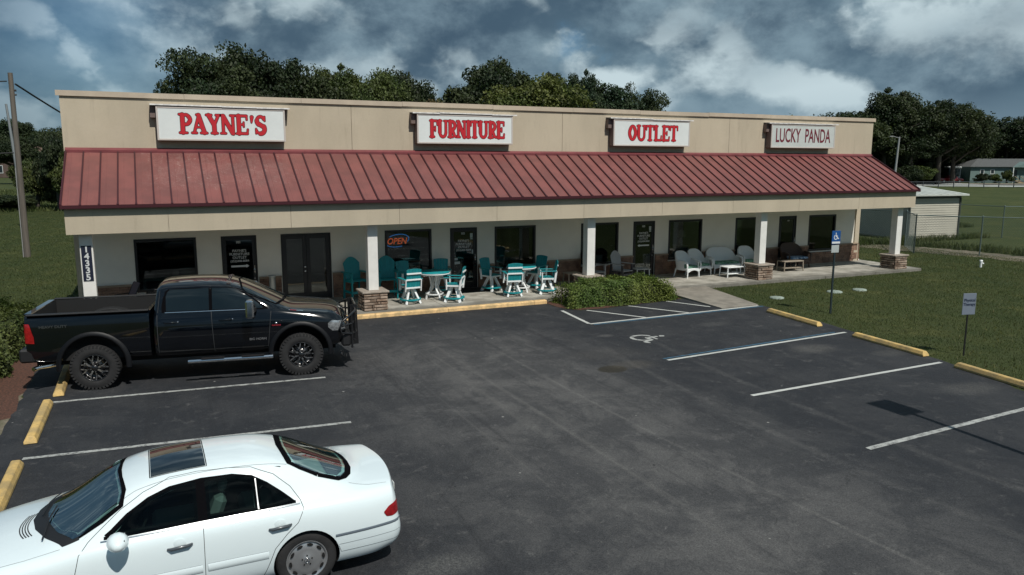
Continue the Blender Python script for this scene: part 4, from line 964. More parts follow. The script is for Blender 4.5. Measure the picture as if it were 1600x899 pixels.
# ---- black pickup ----
def make_pickup():
    s = thing('parked_truck', 'black crew cab pickup truck with grille guard parked beside the porch', 'truck', (.80+.0, -5.33, 0), R(-8.5))
    s.scale = (1.07,)*3
    cy = 1.0        # the right hand side lies at local y = 0
    s.location = (.80+math.sin(R(8.5))*1.03*1.07, -5.33+math.cos(R(8.5))*1.03*1.07, 0)
    low = lambda x, k=1.0, zb=.56: [(x, 0, zb+.02), (x, .88*k, zb), (x, .97*k, zb+.07), (x, 1.0*k, .86), (x, 1.005*k, 1.12)]
    rows = [
     [(1.06, 0, .6), (1.06, .86, .6), (1.06, .93, .66), (1.06, .96, .86), (1.06, .965, 1.1), (1.06, .93, 1.30), (1.06, .86, 1.38), (1.13, .70, 1.84), (1.14, .38, 1.90), (1.14, 0, 1.92)],
     low(1.12)+[(1.12, .975, 1.33), (1.12, .905, 1.41), (1.2, .745, 1.88), (1.2, .4, 1.955), (1.2, 0, 1.97)],
     low(1.6)+[(1.6, .975, 1.33), (1.6, .905, 1.405), (1.62, .75, 1.905), (1.62, .4, 1.985), (1.62, 0, 2.0)],
     low(2.2)+[(2.2, .975, 1.32), (2.2, .905, 1.40), (2.2, .75, 1.895), (2.2, .4, 1.975), (2.2, 0, 1.99)],
     low(2.62)+[(2.62, .975, 1.32), (2.62, .905, 1.395), (2.62, .74, 1.85), (2.58, .4, 1.93), (2.56, 0, 1.945)],
     low(3.02)+[(3.02, .975, 1.315), (3.02, .91, 1.39), (3.0, .79, 1.66), (3.06, .42, 1.70), (3.08, 0, 1.715)],
     low(3.36)+[(3.36, .98, 1.29), (3.38, .925, 1.375), (3.36, .84, 1.43), (3.5, .45, 1.46), (3.56, 0, 1.47)],
     low(3.62)+[(3.62, .985, 1.25), (3.62, .92, 1.34), (3.62, .78, 1.375), (3.64, .42, 1.42), (3.66, 0, 1.41)],
     low(4.1, 1.0)+[(4.1, .98, 1.2), (4.1, .905, 1.3), (4.1, .74, 1.335), (4.1, .4, 1.395), (4.1, 0, 1.375)],
     low(4.45, .985)+[(4.45, .955, 1.15), (4.46, .88, 1.25), (4.48, .72, 1.285), (4.5, .38, 1.34), (4.5, 0, 1.33)],
     low(4.62, .965, .62)+[(4.6, .93, 1.08), (4.6, .85, 1.17), (4.62, .68, 1.2), (4.65, .36, 1.245), (4.66, 0, 1.245)],
     [(4.7, 0, .66), (4.68, .8, .66), (4.69, .86, .74), (4.7, .88, .88), (4.7, .87, 1.0), (4.69, .83, 1.06), (4.69, .76, 1.09), (4.7, .6, 1.11), (4.72, .34, 1.14), (4.72, 0, 1.14)]]
    body = loft('cab', rows, [M_carblack, M_well], [('line', 6, .5), ('line', 7, .3), ('line', 1, .6), ('row', 0, .7), ('row', 1, .5), ('line', 8, .25), ('row', 11, .4)], 2)
    def wc(x, y0, y1): mb = MB(); mb.tube([(x, y0, .50), (x, y1, .50)], .545, 40, smooth=False); return mb
    cut(body, [wc(3.79, -1.3, -.55), wc(3.79, .55, 1.3)]); smooth(body, 30); body.parent = s
    sk = Skin(body)
    # bed
    lb = lambda x, k: [(x, 0, .60), (x, .88*k, .58), (x, .97*k, .66), (x, .995*k, .9), (x, 1.0*k, 1.15), (x, .985*k, 1.33), (x, .965*k, 1.44), (x, .90*k, 1.485), (x, .5*k, 1.487), (x, 0, 1.487)]
    bed = loft('bed', [lb(-1.12, .975), lb(-1.08, .995), lb(-.4, 1), lb(.5, 1), lb(.97, 1), lb(1.015, .995)], [M_carblack, mat('bed_liner', (.009, .0095, .01), .8, grain=.3, gscale=50)], [('row', 0, .8), ('row', 5, .9), ('line', 6, .6), ('line', 7, .9), ('line', 1, .6)], 2)
    mbi = MB(); mbi.box(-1.03, .955, -.83, .83, .93, 2.2)
    cut(bed, [mbi]); 
    for sg in (-1, 1):
        mbx = MB(); mbx.tube([(0, sg*.86, .50), (0, sg*1.4, .50)], .56, 40, smooth=False); cut(bed, [mbx])
    smooth(bed, 30); bed.parent = s; skb = Skin(bed)
    for sg in (-1, 1):
        mb = MB(); n = 14; pr = [(.62*math.cos(math.pi*k/n), .80+.50*math.sin(math.pi*k/n)) for k in range(n+1)]
        ya, yb = (-.86, -.58) if sg < 0 else (.58, .86)
        mb.add([(x_, ya, z_) for x_, z_ in pr]+[(x_, yb, z_) for x_, z_ in pr], [(k, k+1, n+2+k, n+1+k) for k in range(n)]+[tuple(range(n+1)), tuple(range(n+1, 2*n+2))], False)
        mb.build('bed_wheelhouse', bed.data.materials[1], s, .02)
        mb = MB(); mb.bar((-1.08, sg*.915, 1.497), (1.0, sg*.915, 1.497), .13, .022); mb.build('bed_rail_cap', M_trimblack, s, .006)
    mb = MB()
    for k in range(9): mb.box(-1.02, .95, -.55+k*.135, -.50+k*.135, .93, .95)
    mb.build('bed_floor_ribs', bed.data.materials[1], s); tag(s.children[-1], kind='stuff')
    # tailgate
    mb = MB(); mb.box(-1.145, -1.12, -.80, .80, .90, 1.47); mb.box(-1.16, -1.03, -.80, .80, 1.472, 1.50); mb.build('tailgate', M_carblack, s, .012)
    mb = MB(); mb.box(-1.25, -1.0, -.97, .97, .60, .86); mb.build('rear_bumper', M_trimblack, s, .035)
    mb = MB(); mb.tube([(-1.30, 0, .5), (-1.42, 0, .5)], .04, 10); mb.lathe([(.001, .03), (.03, .015), (.03, -.01), (.02, -.03)], 12, 'z', (-1.42, 0, .56)); mb.build('tow_hitch', M_chrome, s)
    mb = MB(); mb.tube([(-.7, -.75, .5), (-.98, -.86, .48), (-1.04, -.94, .47)], .045, 12); mb.build('exhaust', M_chrome, s)
    for sg in (-1, 1):
        patch('tail_lamp', skb, 'side', [(-1.115, .98), (-.97, .97)], [(-1.115, 1.34), (-1.03, 1.34), (-.97, 1.1)], -1.112, -.965, M_taillight, s, .012, 12, 12, sg)
        a, b = (-.97, -.82) if sg < 0 else (.82, .97)
        patch('tail_lamp', skb, 'end', [(a, .98), (b, .98)], [(a, 1.34), (b, 1.34)], a, b, M_taillight, s, .012, 6, 10, -1)
        # flares: a raised matt arc round each wheel opening
        for wx, skin_, r0 in ((0, skb, .565), (3.79, sk, .55)):
            mb = MB(); n = 22; V = []
            for k in range(n+1):
                a_ = R(-8+196*k/n); c_, s_ = math.cos(a_), math.sin(a_)
                for rr_, oo in ((r0-.0, .0), (r0-.012, .032), (r0+.02, .036), (r0+.075, .014), (r0+.085, .0)):
                    V.append((wx+rr_*c_, sg*(.985+oo), .50+rr_*s_*1.0))
            mb.add(V, [(k*5+j, k*5+j+1, k*5+j+6, k*5+j+5) for k in range(n) for j in range(4)], True); mb.build('fender_flare', mat('flare_black', (.004, .0045, .006), .5, spec=.3), s)
        # windows
        patch('window_seal', sk, 'side', [(1.2, 1.42), (3.2, 1.405)], [(1.2, 1.44), (1.27, 1.80), (1.36, 1.86), (2.0, 1.865), (2.5, 1.84), (2.66, 1.80), (3.0, 1.56), (3.2, 1.41)], 1.22, 3.18, M_seal, s, .003, 60, 10, sg)
        patch('side_window', sk, 'side', [(1.30, 1.44), (2.08, 1.435)], [(1.30, 1.72), (1.34, 1.82), (1.42, 1.84), (2.08, 1.845)], 1.30, 2.08, M_gloss, s, .007, 24, 8, sg)
        patch('side_window', sk, 'side', [(2.14, 1.435), (3.08, 1.425)], [(2.14, 1.845), (2.5, 1.815), (2.62, 1.785), (2.9, 1.6), (3.08, 1.45)], 2.14, 3.08, M_gloss, s, .007, 30, 8, sg)
        mb = MB(); line_on(mb, sk, 'side', [(1.28, 1.418), (2.78, 1.408)], .018, .008, sg, high=.006); mb.build('belt_strip', M_chrome, s)
        mb = MB()
        line_on(mb, sk, 'side', [(1.14, 1.38), (1.14, .64)], .012, .002, sg)
        line_on(mb, sk, 'side', [(2.11, 1.88), (2.12, 1.41), (2.15, .62)], .012, .002, sg)
        line_on(mb, sk, 'side', [(1.16, .66), (2.15, .66), (3.15, .66)], .01, .002, sg)
        line_on(mb, sk, 'side', [(3.16, .64), (3.2, 1.0), (3.24, 1.36)], .012, .002, sg)
        line_on(mb, sk, 'side', [(1.15, 1.42), (1.2, 1.86), (1.34, 1.885), (2.0, 1.89), (2.45, 1.86), (2.68, 1.77), (3.0, 1.59), (3.2, 1.45)], .01, .002, sg)
        mb.build('door_gap', M_line, s)
        for hx in (1.38, 2.38):
            q, n = sk.side(hx, 1.24, sg)
            mb = MB(); mb.tube([(hx-.12, q.y+sg*.005, 1.24), (hx-.09, q.y+sg*.04, 1.24), (hx+.09, q.y+sg*.04, 1.24), (hx+.12, q.y+sg*.005, 1.24)], [.014, .02, .02, .014], 8); mb.build('handle', M_carblack, s)
            mb = MB(); mb.lathe([(.001, sg*.0), (.014, 0), (.016, -sg*.01)], 10, 'y', (hx+.13, q.y+sg*.012, 1.245)); mb.build('keyhole', M_chrome, s)
        # running board
        mb = MB(); mb.tube([(1.66, sg*1.06, .46), (3.24, sg*1.06, .46)], .042, 12); rb = mb.build('running_board', M_chrome, s)
        mb = MB()
        for u in (1.9, 2.65): mb.bar((u, sg*1.055, .505), (u+.42, sg*1.055, .505), .11, .012)
        mb.build('step_pad', M_trimblack, rb)
        # mirror: tall chrome towing shell on a black arm
        ym = 1.17
        mb = MB(); mb.box(2.78, 2.93, sg*ym if sg > 0 else -ym-.19, ym+.19 if sg > 0 else -ym, 1.30, 1.66); mr = mb.build('mirror', M_chrome, s, .03)
        mb = MB(); mb.bar((2.92, sg*.93, 1.42), (2.88, sg*(ym+.03), 1.42), .1, .09); mb.bar((2.92, sg*.93, 1.50), (2.88, sg*(ym+.03), 1.52), .06, .04); mb.build('mirror_arm', M_trimblack, mr, .01)
        mb = MB(); mb.box(2.785, 2.798, sg*(ym+.02) if sg > 0 else -ym-.15, ym+.15 if sg > 0 else -ym-.02, 1.37, 1.63); mb.build('mirror_glass', M_gloss, mr)
        # head lamp wraps the corner
        patch('head_lamp', sk, 'side', [(4.34, .98), (4.42, .90), (4.69, .90)], [(4.34, 1.06), (4.42, 1.12), (4.69, 1.07)], 4.34, 4.68, M_lens, s, .008, 14, 8, sg)
        a, b = (-.84, -.56) if sg < 0 else (.56, .84)
        patch('head_lamp', sk, 'end', [(a, .88), (b, .88)], [(a, 1.05), (b, 1.08)], a, b, M_lens, s, .008, 10, 8, 1)
        # badges
        q, n = sk.side(3.72, 1.30, sg)
        zc_ = 1.285; q, n = sk.side(3.72, zc_, sg)
        for nm, x0, x1, m_, of in (('bonnet_badge', 3.58, 3.86, M_chrome, .004), ('bonnet_badge_panel', 3.60, 3.73, mat('badge_red', (.25, .02, .03), .4), .006)):
            a, b = sg*.875, sg*.905
            if nm[-5:] == 'panel': a, b = sg*.88, sg*.90
            patch(nm, sk, 'top', [(min(a, b), x0), (max(a, b), x0)], [(min(a, b), x1), (max(a, b), x1)], min(a, b), max(a, b), m_, s, of, 4, 10)
        Mt = lambda x_, z_, sk_: (Matrix.Translation((x_, sk_.side(x_, z_, sg)[0].y+sg*.006, z_)) @ (Matrix.Rotation(R(180), 4, 'Z') if sg > 0 else Matrix.Identity(4)) @ Matrix.Rotation(R(90), 4, 'X'))
        text_obj('door_badge', 'BIG HORN', .062, M_chrome, s, Mt(2.97, .82, sk), sx=1.1, bold=.002)
        text_obj('fender_badge', 'CUMMINS', .032, mat('badge_red', None) if False else MATS['badge_red'], s, Mt(3.33, 1.08, sk), sx=1.2, bold=.002)
        mb = MB(); q = sk.side(3.35, 1.12, sg)[0]; mb.lathe([(.001, sg*.014), (.02, sg*.01), (.026, 0)], 12, 'y', (3.33, q.y, 1.12)); mb.build('ram_head_badge', M_chrome, s)
        text_obj('bed_lettering', 'HEAVY DUTY', .07, mat('dark_grey_decal', (.035, .04, .04), .5), s, Mt(-.64, 1.27, skb), sx=1.1, bold=.002)
    # windscreen
    wl = [(-.86, 2.95), (-.75, 2.76), (-.68, 2.68), (0, 2.60), (.68, 2.68), (.75, 2.76), (.86, 2.95)]
    wh = [(-.86, 3.3), (-.7, 3.40), (-.4, 3.49), (0, 3.54), (.4, 3.49), (.7, 3.40), (.86, 3.3)]
    patch('window_seal', sk, 'top', wl, wh, -.79, .79, M_seal, s, .003, 30, 12)
    patch('windscreen', sk, 'top', [(a_, b_+.035) for a_, b_ in wl], [(a_, b_-.05) for a_, b_ in wh], -.755, .755, M_gloss, s, .008, 30, 12)
    for k in (-1, 1):
        mb = MB(); line_on(mb, sk, 'top', [(3.5, .1+k*.34), (3.42, .40*k-.1), (3.38, .5*k-.12)], .018, .016, high=.008); mb.build('wiper', M_trimblack, s)
    mb = MB(); mb.box(1.125, 1.145, -.6, .6, 1.5, 1.8); mb.build('rear_window', M_gloss, s, .005)
    mb = MB()
    for sg in (-1, 1): line_on(mb, sk, 'top', [(3.58, sg*.80), (4.0, sg*.77), (4.45, sg*.74)], .012, .002); line_on(mb, sk, 'top', [(3.6, sg*.33), (4.0, sg*.31), (4.5, sg*.28)], .02, .002, high=.006)
    line_on(mb, sk, 'top', [(4.56, -.66), (4.6, 0), (4.56, .66)], .012, .002); mb.build('bonnet_gap', M_line, s)
    # roof lamps
    for k in range(5):
        mb = MB(); y_ = (k-2)*(.27 if abs(k-2) < 2 else .29); q, n = sk.top(2.44, y_); mb.lathe([(.045, -.005), (.04, .016), (.001, .024)], 12, 'z', (2.44, y_, q.z)); mb.build('roof_marker_lamp', mat('smoked_lens', (.03, .015, .01), .1, coat=1.0), s)
    # front bumper and grille guard
    mb = MB(); mb.box(4.60, 4.80, -.95, .95, .54, .82); mb.build('front_bumper', M_trimblack, s, .04)
    mb = MB(); mb.box(4.70, 4.73, -.55, .55, .84, 1.14); mb.build('grille', M_trimblack, s, .01)
    gg = MB()
    for y_ in (-.42, .42): gg.bar((4.92, y_, .46), (4.90, y_, 1.32), .012, .14, (1, 0, 0)); gg.bar((4.92, y_, .5), (4.76, y_, .6), .05, .1)
    for z_ in (1.30, .52): gg.tube([(4.93, -.42, z_), (4.93, .42, z_)], .027, 10)
    for z_ in (.75, .95, 1.13): gg.tube([(4.95, -.42, z_), (4.97, 0, z_), (4.95, .42, z_)], .02, 8)
    for sg in (-1, 1):
        gg.tube([(4.92, sg*.42, 1.26), (4.91, sg*.7, 1.24), (4.80, sg*.9, 1.19), (4.62, sg*1.02, 1.08), (4.58, sg*1.03, .96)], .024, 10)
        gg.tube([(4.93, sg*.42, .80), (4.91, sg*.7, .80), (4.80, sg*.93, .80), (4.60, sg*1.03, .84), (4.57, sg*1.03, .97)], .024, 10)
        gg.tube([(4.93, sg*.42, 1.03), (4.91, sg*.7, 1.03), (4.81, sg*.92, 1.01), (4.62, sg*1.03, .98)], .018, 8)
        gg.tube([(4.90, sg*.78, 1.22), (4.90, sg*.78, .80)], .018, 8); gg.tube([(4.82, sg*.90, 1.19), (4.82, sg*.92, .50)], .022, 8)
    g_ = gg.build('grille_guard', mat('guard_black', (.01, .01, .011), .3, coat=.4), s)
    # wheels
    for wx in (0, 3.79):
        for sg in (-1, 1):
            yo = 1.0; mb = MB(); zc = .437
            prof = [(.245, -.03), (.26, -.005), (.32, 0), (.38, -.006), (.412, -.022), (.428, -.05), (.428, -.24), (.41, -.28), (.26, -.28)]
            mb.lathe([(r_, sg*(yo+z_)) for r_, z_ in prof], 56, 'y', (wx, 0, zc))
            for k in range(40):
                a_ = 2*math.pi*k/40
                for w0, w1, da in ((-.03, -.1, 0), (-.115, -.175, .08), (-.19, -.25, 0)):
                    c_, s_ = math.cos(a_+da), math.sin(a_+da); Mx = Matrix.Translation((wx+.429*c_, sg*(yo+(w0+w1)/2), zc+.429*s_)) @ Matrix.Rotation(-(a_+da), 4, 'Y')
                    mb.box(-.012, .006, -abs(w1-w0)/2, abs(w1-w0)/2, -.024, .024, Mx)
                # shoulder lugs
                c_, s_ = math.cos(a_), math.sin(a_); Mx = Matrix.Translation((wx+.408*c_, sg*(yo-.010), zc+.408*s_)) @ Matrix.Rotation(-a_, 4, 'Y'); mb.box(-.028, .022, -.008, .010, -.018, .018, Mx)
            w_ = mb.build('wheel', M_rubber, s)
            mb = MB(); mb.lathe([(r_, sg*(yo+z_)) for r_, z_ in ((.262, -.008), (.25, .002), (.235, -.02), (.225, -.10), (.07, -.09), (.065, -.005), (.045, .015), (.001, .018))], 48, 'y', (wx, 0, zc)); mb.build('rim', mat('black_rim', (.008, .008, .009), .25, coat=.6), w_)
            for k in range(8):
                a_ = 2*math.pi*k/8+.2; mb = MB()
                P_ = lambda rad, ang, dy=0: (wx+rad*math.cos(ang), sg*(yo-.012+dy), zc+rad*math.sin(ang))
                mb.bar(P_(.06, a_), P_(.14, a_+.06, .006), .03, .03, (0, 1, 0)); mb.bar(P_(.13, a_+.05, .006), P_(.238, a_+.26), .018, .024, (0, 1, 0)); mb.bar(P_(.13, a_+.05, .006), P_(.238, a_-.16), .018, .024, (0, 1, 0))
                mb.build('rim_spoke', mat('milled_spoke', (.42, .43, .45), .25, .8, var=.8, vscale=16, dark=(.012, .012, .012)), w_)
    mb = MB(); mb.box(-1.1, 4.5, -.5, .5, .42, .66); mb.tube([(0, -.85, .46), (0, .85, .46)], .07, 10); mb.tube([(3.79, -.85, .46), (3.79, .85, .46)], .07, 10); mb.build('chassis', M_well, s)
    return s
make_pickup()

# ---------------------------------------------------------------- porch furniture
M_teal = mat('teal_poly_lumber', (.008, .27, .30), .5, var=.12, vscale=5, grain=.05, rand=.05)
M_wpoly = mat('white_poly_lumber', (.80, .82, .82), .5, grain=.04)
M_gpoly = mat('grey_poly_lumber', (.34, .35, .36), .6, var=.1)
M_gdark = mat('charcoal_poly_lumber', (.05, .05, .055), .6)
M_wick = mat('white_wicker', (.84, .87, .87), .75, grain=.25, gscale=110, bump=.9, bscale=130)
M_bwick = mat('brown_wicker', (.075, .05, .04), .7, grain=.35, gscale=90, bump=.9, bscale=120)
M_twick = mat('taupe_wicker', (.33, .28, .22), .7, grain=.3, gscale=90, bump=.9, bscale=120)
def cushion_mat(name, a, b, c):
    m = bpy.data.materials.new(name); m.use_nodes = True; t = NT(m.node_tree); co = t.n('ShaderNodeTexCoord').outputs['Object']
    v = t.n('ShaderNodeTexVoronoi', i={'Vector': co, 'Scale': 13}).outputs['Color']; g = t.n('ShaderNodeSeparateColor', i={0: v}).outputs[0]
    col = t.mix(t.ramp(g, .45, .5), a, b); col = t.mix(t.ramp(t.noise(co, 9, 3), .56, .6), col, c)
    t.t.links.new(t.n('ShaderNodeBsdfPrincipled', i={'Base Color': col, 'Roughness': .9}).outputs[0], t.n('ShaderNodeOutputMaterial').inputs[0]); return m
M_cg = cushion_mat('green_floral_cushion', (.06, .17, .12), (.12, .30, .2), (.32, .42, .36))
M_cb = cushion_mat('blue_check_cushion', (.05, .13, .26), (.3, .4, .52), (.1, .2, .36))
SZ = .12
def P(o, name, mb, m, bev=.004, kind=None):
    q = mb.build(name, m, o, bev); 
    if kind: q['kind'] = kind
    return q

def back_board(x0b, x1b, x0t, x1t, zb, top, y0, lean, th=.02):
    # one upright board: bottom edge x0b..x1b at zb, top edge follows top(x), leaning back
    pts = [(x0b, zb), (x1b, zb)]+[(x1t+(x0t-x1t)*k/3, top(x1t+(x0t-x1t)*k/3)) for k in range(4)]
    mb = MB(); n = len(pts); vs = [(x, y0+(z-zb)*lean+d, z) for d in (0, th) for x, z in pts]
    return mb.add(vs, [tuple(range(n)), tuple(range(n, 2*n))[::-1]]+[(i, (i+1) % n, n+(i+1) % n, n+i) for i in range(n)])
def swivel_chair(loc, rz, label, group):
    """counter height swivel arm chair facing local -Y: teal slats, white frame, ring foot rest"""
    s = thing('swivel_chair', label, 'chair', loc, rz, group)
    for sg in (-1, 1):       # splayed white legs, crossing under the seat
        for fb in (-1, 1):
            mb = MB(); mb.bar((sg*.07, fb*.07, .50), (sg*.25, fb*.25, 0), .06, .09, (0, 1, 0)); P(s, 'leg', mb, M_wpoly)
    mb = MB(); mb.lathe([(.265, .12), (.345, .12), (.345, .165), (.265, .165), (.265, .12)], 24, 'z', smooth=False); P(s, 'foot_ring', mb, M_teal, 0)
    mb = MB(); mb.box(-.24, .24, -.24, .22, .515, .57); mb.lathe([(.001, .49), (.11, .49), (.11, .515)], 16); P(s, 'seat_frame', mb, M_wpoly)
    for k in range(5):
        mb = MB(); mb.box(-.235, .235, -.27+k*.1, -.18+k*.1, .572, .592); P(s, 'seat_slat', mb, M_teal)
    lean = lambda z: .235+(z-.6)*.22
    for sg in (-1, 1):
        mb = MB(); mb.bar((sg*.265, -.19, .42), (sg*.265, -.19, .80), .035, .07); P(s, 'arm_post', mb, M_wpoly)
        mb = MB(); mb.bar((sg*.265, .24, .42), (sg*.265, .29, .80), .035, .07); P(s, 'arm_post', mb, M_wpoly)
        mb = MB(); mb.box(sg*.27-.055, sg*.27+.055, -.27, .31, .802, .826); P(s, 'armrest', mb, M_teal, .01)
    for k in range(5):
        x = (k-2)*.092
        P(s, 'back_slat', back_board(x-.044, x+.044, (x-.0445)*1.12, (x+.0445)*1.12, .50, lambda q: 1.16-.5*q*q, lean(.5)-.012, .22), M_teal, .003)
    for z in (.53, .80, 1.0):
        mb = MB(); mb.box(-.25, .25, lean(z)+.013, lean(z)+.037, z-.025, z+.025); P(s, 'back_rail', mb, M_wpoly)
    return s
def bar_table(loc, label):
    s = thing('bar_table', label, 'table', loc, 0, 'round counter height tables on the porch')
    mb = MB(); mb.lathe([(.001, .875), (.50, .875), (.52, .885), (.52, .90), (.5, .915), (.001, .918)], 40); P(s, 'table_top', mb, M_teal, 0)
    mb = MB(); mb.lathe([(.001, .835), (.515, .835), (.528, .85), (.528, .872), (.001, .873)], 40); P(s, 'table_rim', mb, M_wpoly, 0)
    for k in range(4):
        a = R(20+90*k); c, q = math.cos(a), math.sin(a)
        for w0 in (-.035, .035):
            mb = MB(); ox, oy = -q*w0, c*w0
            pts = [(.20, .83), (.13, .62), (.10, .45), (.16, .28), (.29, .14), (.33, 0)]
            for (r0, z0), (r1, z1) in zip(pts, pts[1:]): mb.bar((r0*c+ox, r0*q+oy, z0+.008), (r1*c+ox, r1*q+oy, z1-.0), .03, .06, (-q, c, 0))
            if w0 < 0: P(s, 'leg', mb, M_wpoly, 0)
    mb = MB(); mb.lathe([(.27, .15), (.31, .15), (.31, .19), (.27, .19), (.27, .15)], 24, smooth=False); P(s, 'ring_stretcher', mb, M_wpoly, 0)
    mb = MB()
    for k in range(4): 
        a = R(20+90*k); mb.bar((0, 0, .80), (.45*math.cos(a), .45*math.sin(a), .80), .05, .05)
    P(s, 'top_support', mb, M_wpoly)
    return s
g1, g2 = 'teal and white swivel chairs round the left table', 'teal and white swivel chairs round the right table'
bar_table((10.38, 1.42, SZ), 'round teal table nearest the white pillar with swivel chairs')
swivel_chair((9.38, .9, SZ), R(180)+R(6), 'teal swivel chair with its back to the lot, left table front left', g1)
swivel_chair((10.78, .62, SZ), R(180)+R(58), 'teal swivel chair turned sideways, right of the left table', g1)
swivel_chair((9.72, 2.35, SZ), R(12), 'teal chair against the OPEN window, behind the left table', g1)
swivel_chair((11.0, 2.42, SZ), R(-14), 'teal chair behind the left table beside the shop door', g1)
bar_table((13.62, 1.5, SZ), 'round teal table nearest the green hedge with swivel chairs')
swivel_chair((12.98, .82, SZ), R(180)-R(10), 'teal swivel chair with its back to the lot, right table front left', g2)
swivel_chair((14.25, .76, SZ), R(180)+R(70), 'teal swivel chair turned sideways beside the hedge end', g2)
swivel_chair((12.72, 2.05, SZ), R(25), 'teal chair behind the right table next to the door mat', g2)
swivel_chair((14.45, 2.0, SZ), R(-65), 'teal chair in shade behind the right table against brown stone', g2)

def adirondack(loc, rz, label, m, group, h=0.0, arch=True, mdark=None):
    """slatted fan back chair facing local -Y; h raises the seat to counter height"""
    s = thing('slatted_chair', label, 'chair', loc, rz, group)
    zs = .36+h; mf = mdark or m
    for sg in (-1, 1):
        mb = MB(); mb.bar((sg*.29, -.30, 0), (sg*.29, -.28, zs+.24), .035, .09, (0, 1, 0)); P(s, 'leg', mb, mf)
        mb = MB(); mb.bar((sg*.27, .34, 0), (sg*.27, .26, zs+.24), .035, .09, (0, 1, 0)); P(s, 'leg', mb, mf)
        mb = MB(); mb.prism([(-.36, zs+.245), (.33, zs+.245), (.33, zs+.27), (-.36, zs+.27)], sg*.31-.07, sg*.31+.07, 'x'); P(s, 'armrest', mb, m, .01)
        mb = MB(); mb.bar((sg*.25, -.32, zs-.02), (sg*.25, .3, zs-.12 if not h else zs-.03), .03, .1); P(s, 'side_rail', mb, mf)
        if h: mb = MB(); mb.bar((sg*.29, -.29, .26), (sg*.28, .32, .26), .03, .08); P(s, 'side_rail', mb, mf)
    if h: mb = MB(); mb.bar((-.29, -.3, .26), (.29, -.3, .26), .04, .08, (0, 0, 1)); P(s, 'foot_rail', mb, mf)
    for k in range(6):
        y = -.34+k*.098; z = zs-(k*.016 if not h else k*.004)+.012-(.025 if k == 0 else 0)
        mb = MB(); mb.box(-.27, .27, y, y+.086, z, z+.022); P(s, 'seat_slat', mb, m)
    n = 6
    for k in range(n):
        u = (k-(n-1)/2)/((n-1)/2); top = zs+.73-.13*u*u*(1 if arch else .2); x0, x1 = u*.20, u*.25
        sb, st_ = .040, .049
        P(s, 'back_slat', back_board(x0-sb, x0+sb, x1-st_, x1+st_, zs-.06, lambda q: zs+.735-(2.3 if arch else .5)*q*q, .16, .23), m, .004)
    for z, w in ((zs+.2, .27), (zs+.52, .27)):
        mb = MB(); y = .17+(z-zs+.06)*.23+.022; mb.box(-w, w, y, y+.025, z-.035, z+.035); P(s, 'back_rail', mb, mf)
    return s
ga = 'tall teal slatted chairs by the first pillar'
adirondack((7.98, 2.38, SZ), R(14), 'tall teal slatted chair beside the double doors, left of the pillar', M_teal, ga, .28)
adirondack((9.0, 2.2, SZ), R(-8), 'tall teal slatted chair just right of the pillar, under the OPEN sign', M_teal, ga, .28)
gb = 'grey slatted chairs behind the hedge'
adirondack((18.2, 2.2, SZ), R(18), 'grey fan back garden chair in full view behind the hedge', M_gpoly, gb, .04, mdark=M_gdark)
adirondack((17.05, 2.3, SZ), R(14), 'grey fan back garden chair half hidden by the white pillar', M_gpoly, gb, .04)
# low grey tables
def side_table(loc, label, m, w=.55, d=.5, h=.42, rz=0):
    s = thing('side_table', label, 'table', loc, rz)
    for k in range(5):
        mb = MB(); mb.box(-w/2, w/2, -d/2+k*d/5+.004, -d/2+(k+1)*d/5-.004, h-.022, h); P(s, 'table_slat', mb, m)
    for sx in (-1, 1):
        for sy in (-1, 1):
            mb = MB(); mb.bar((sx*(w/2-.06), sy*(d/2-.05), h-.02), (sx*(w/2-.04), sy*(d/2-.03), 0), .04, .05, (0, 1, 0)); P(s, 'leg', mb, m)
    return s
side_table((19.2, 2.35, SZ), 'low grey slatted table in front of the marked door', mat('light_grey_poly', (.42, .44, .44), .6), .62, .55, .4, R(-10))
side_table((16.1, 2.3, SZ), 'low beige slatted table left of the hedge pillar', M_twick, .6, .5, .42)

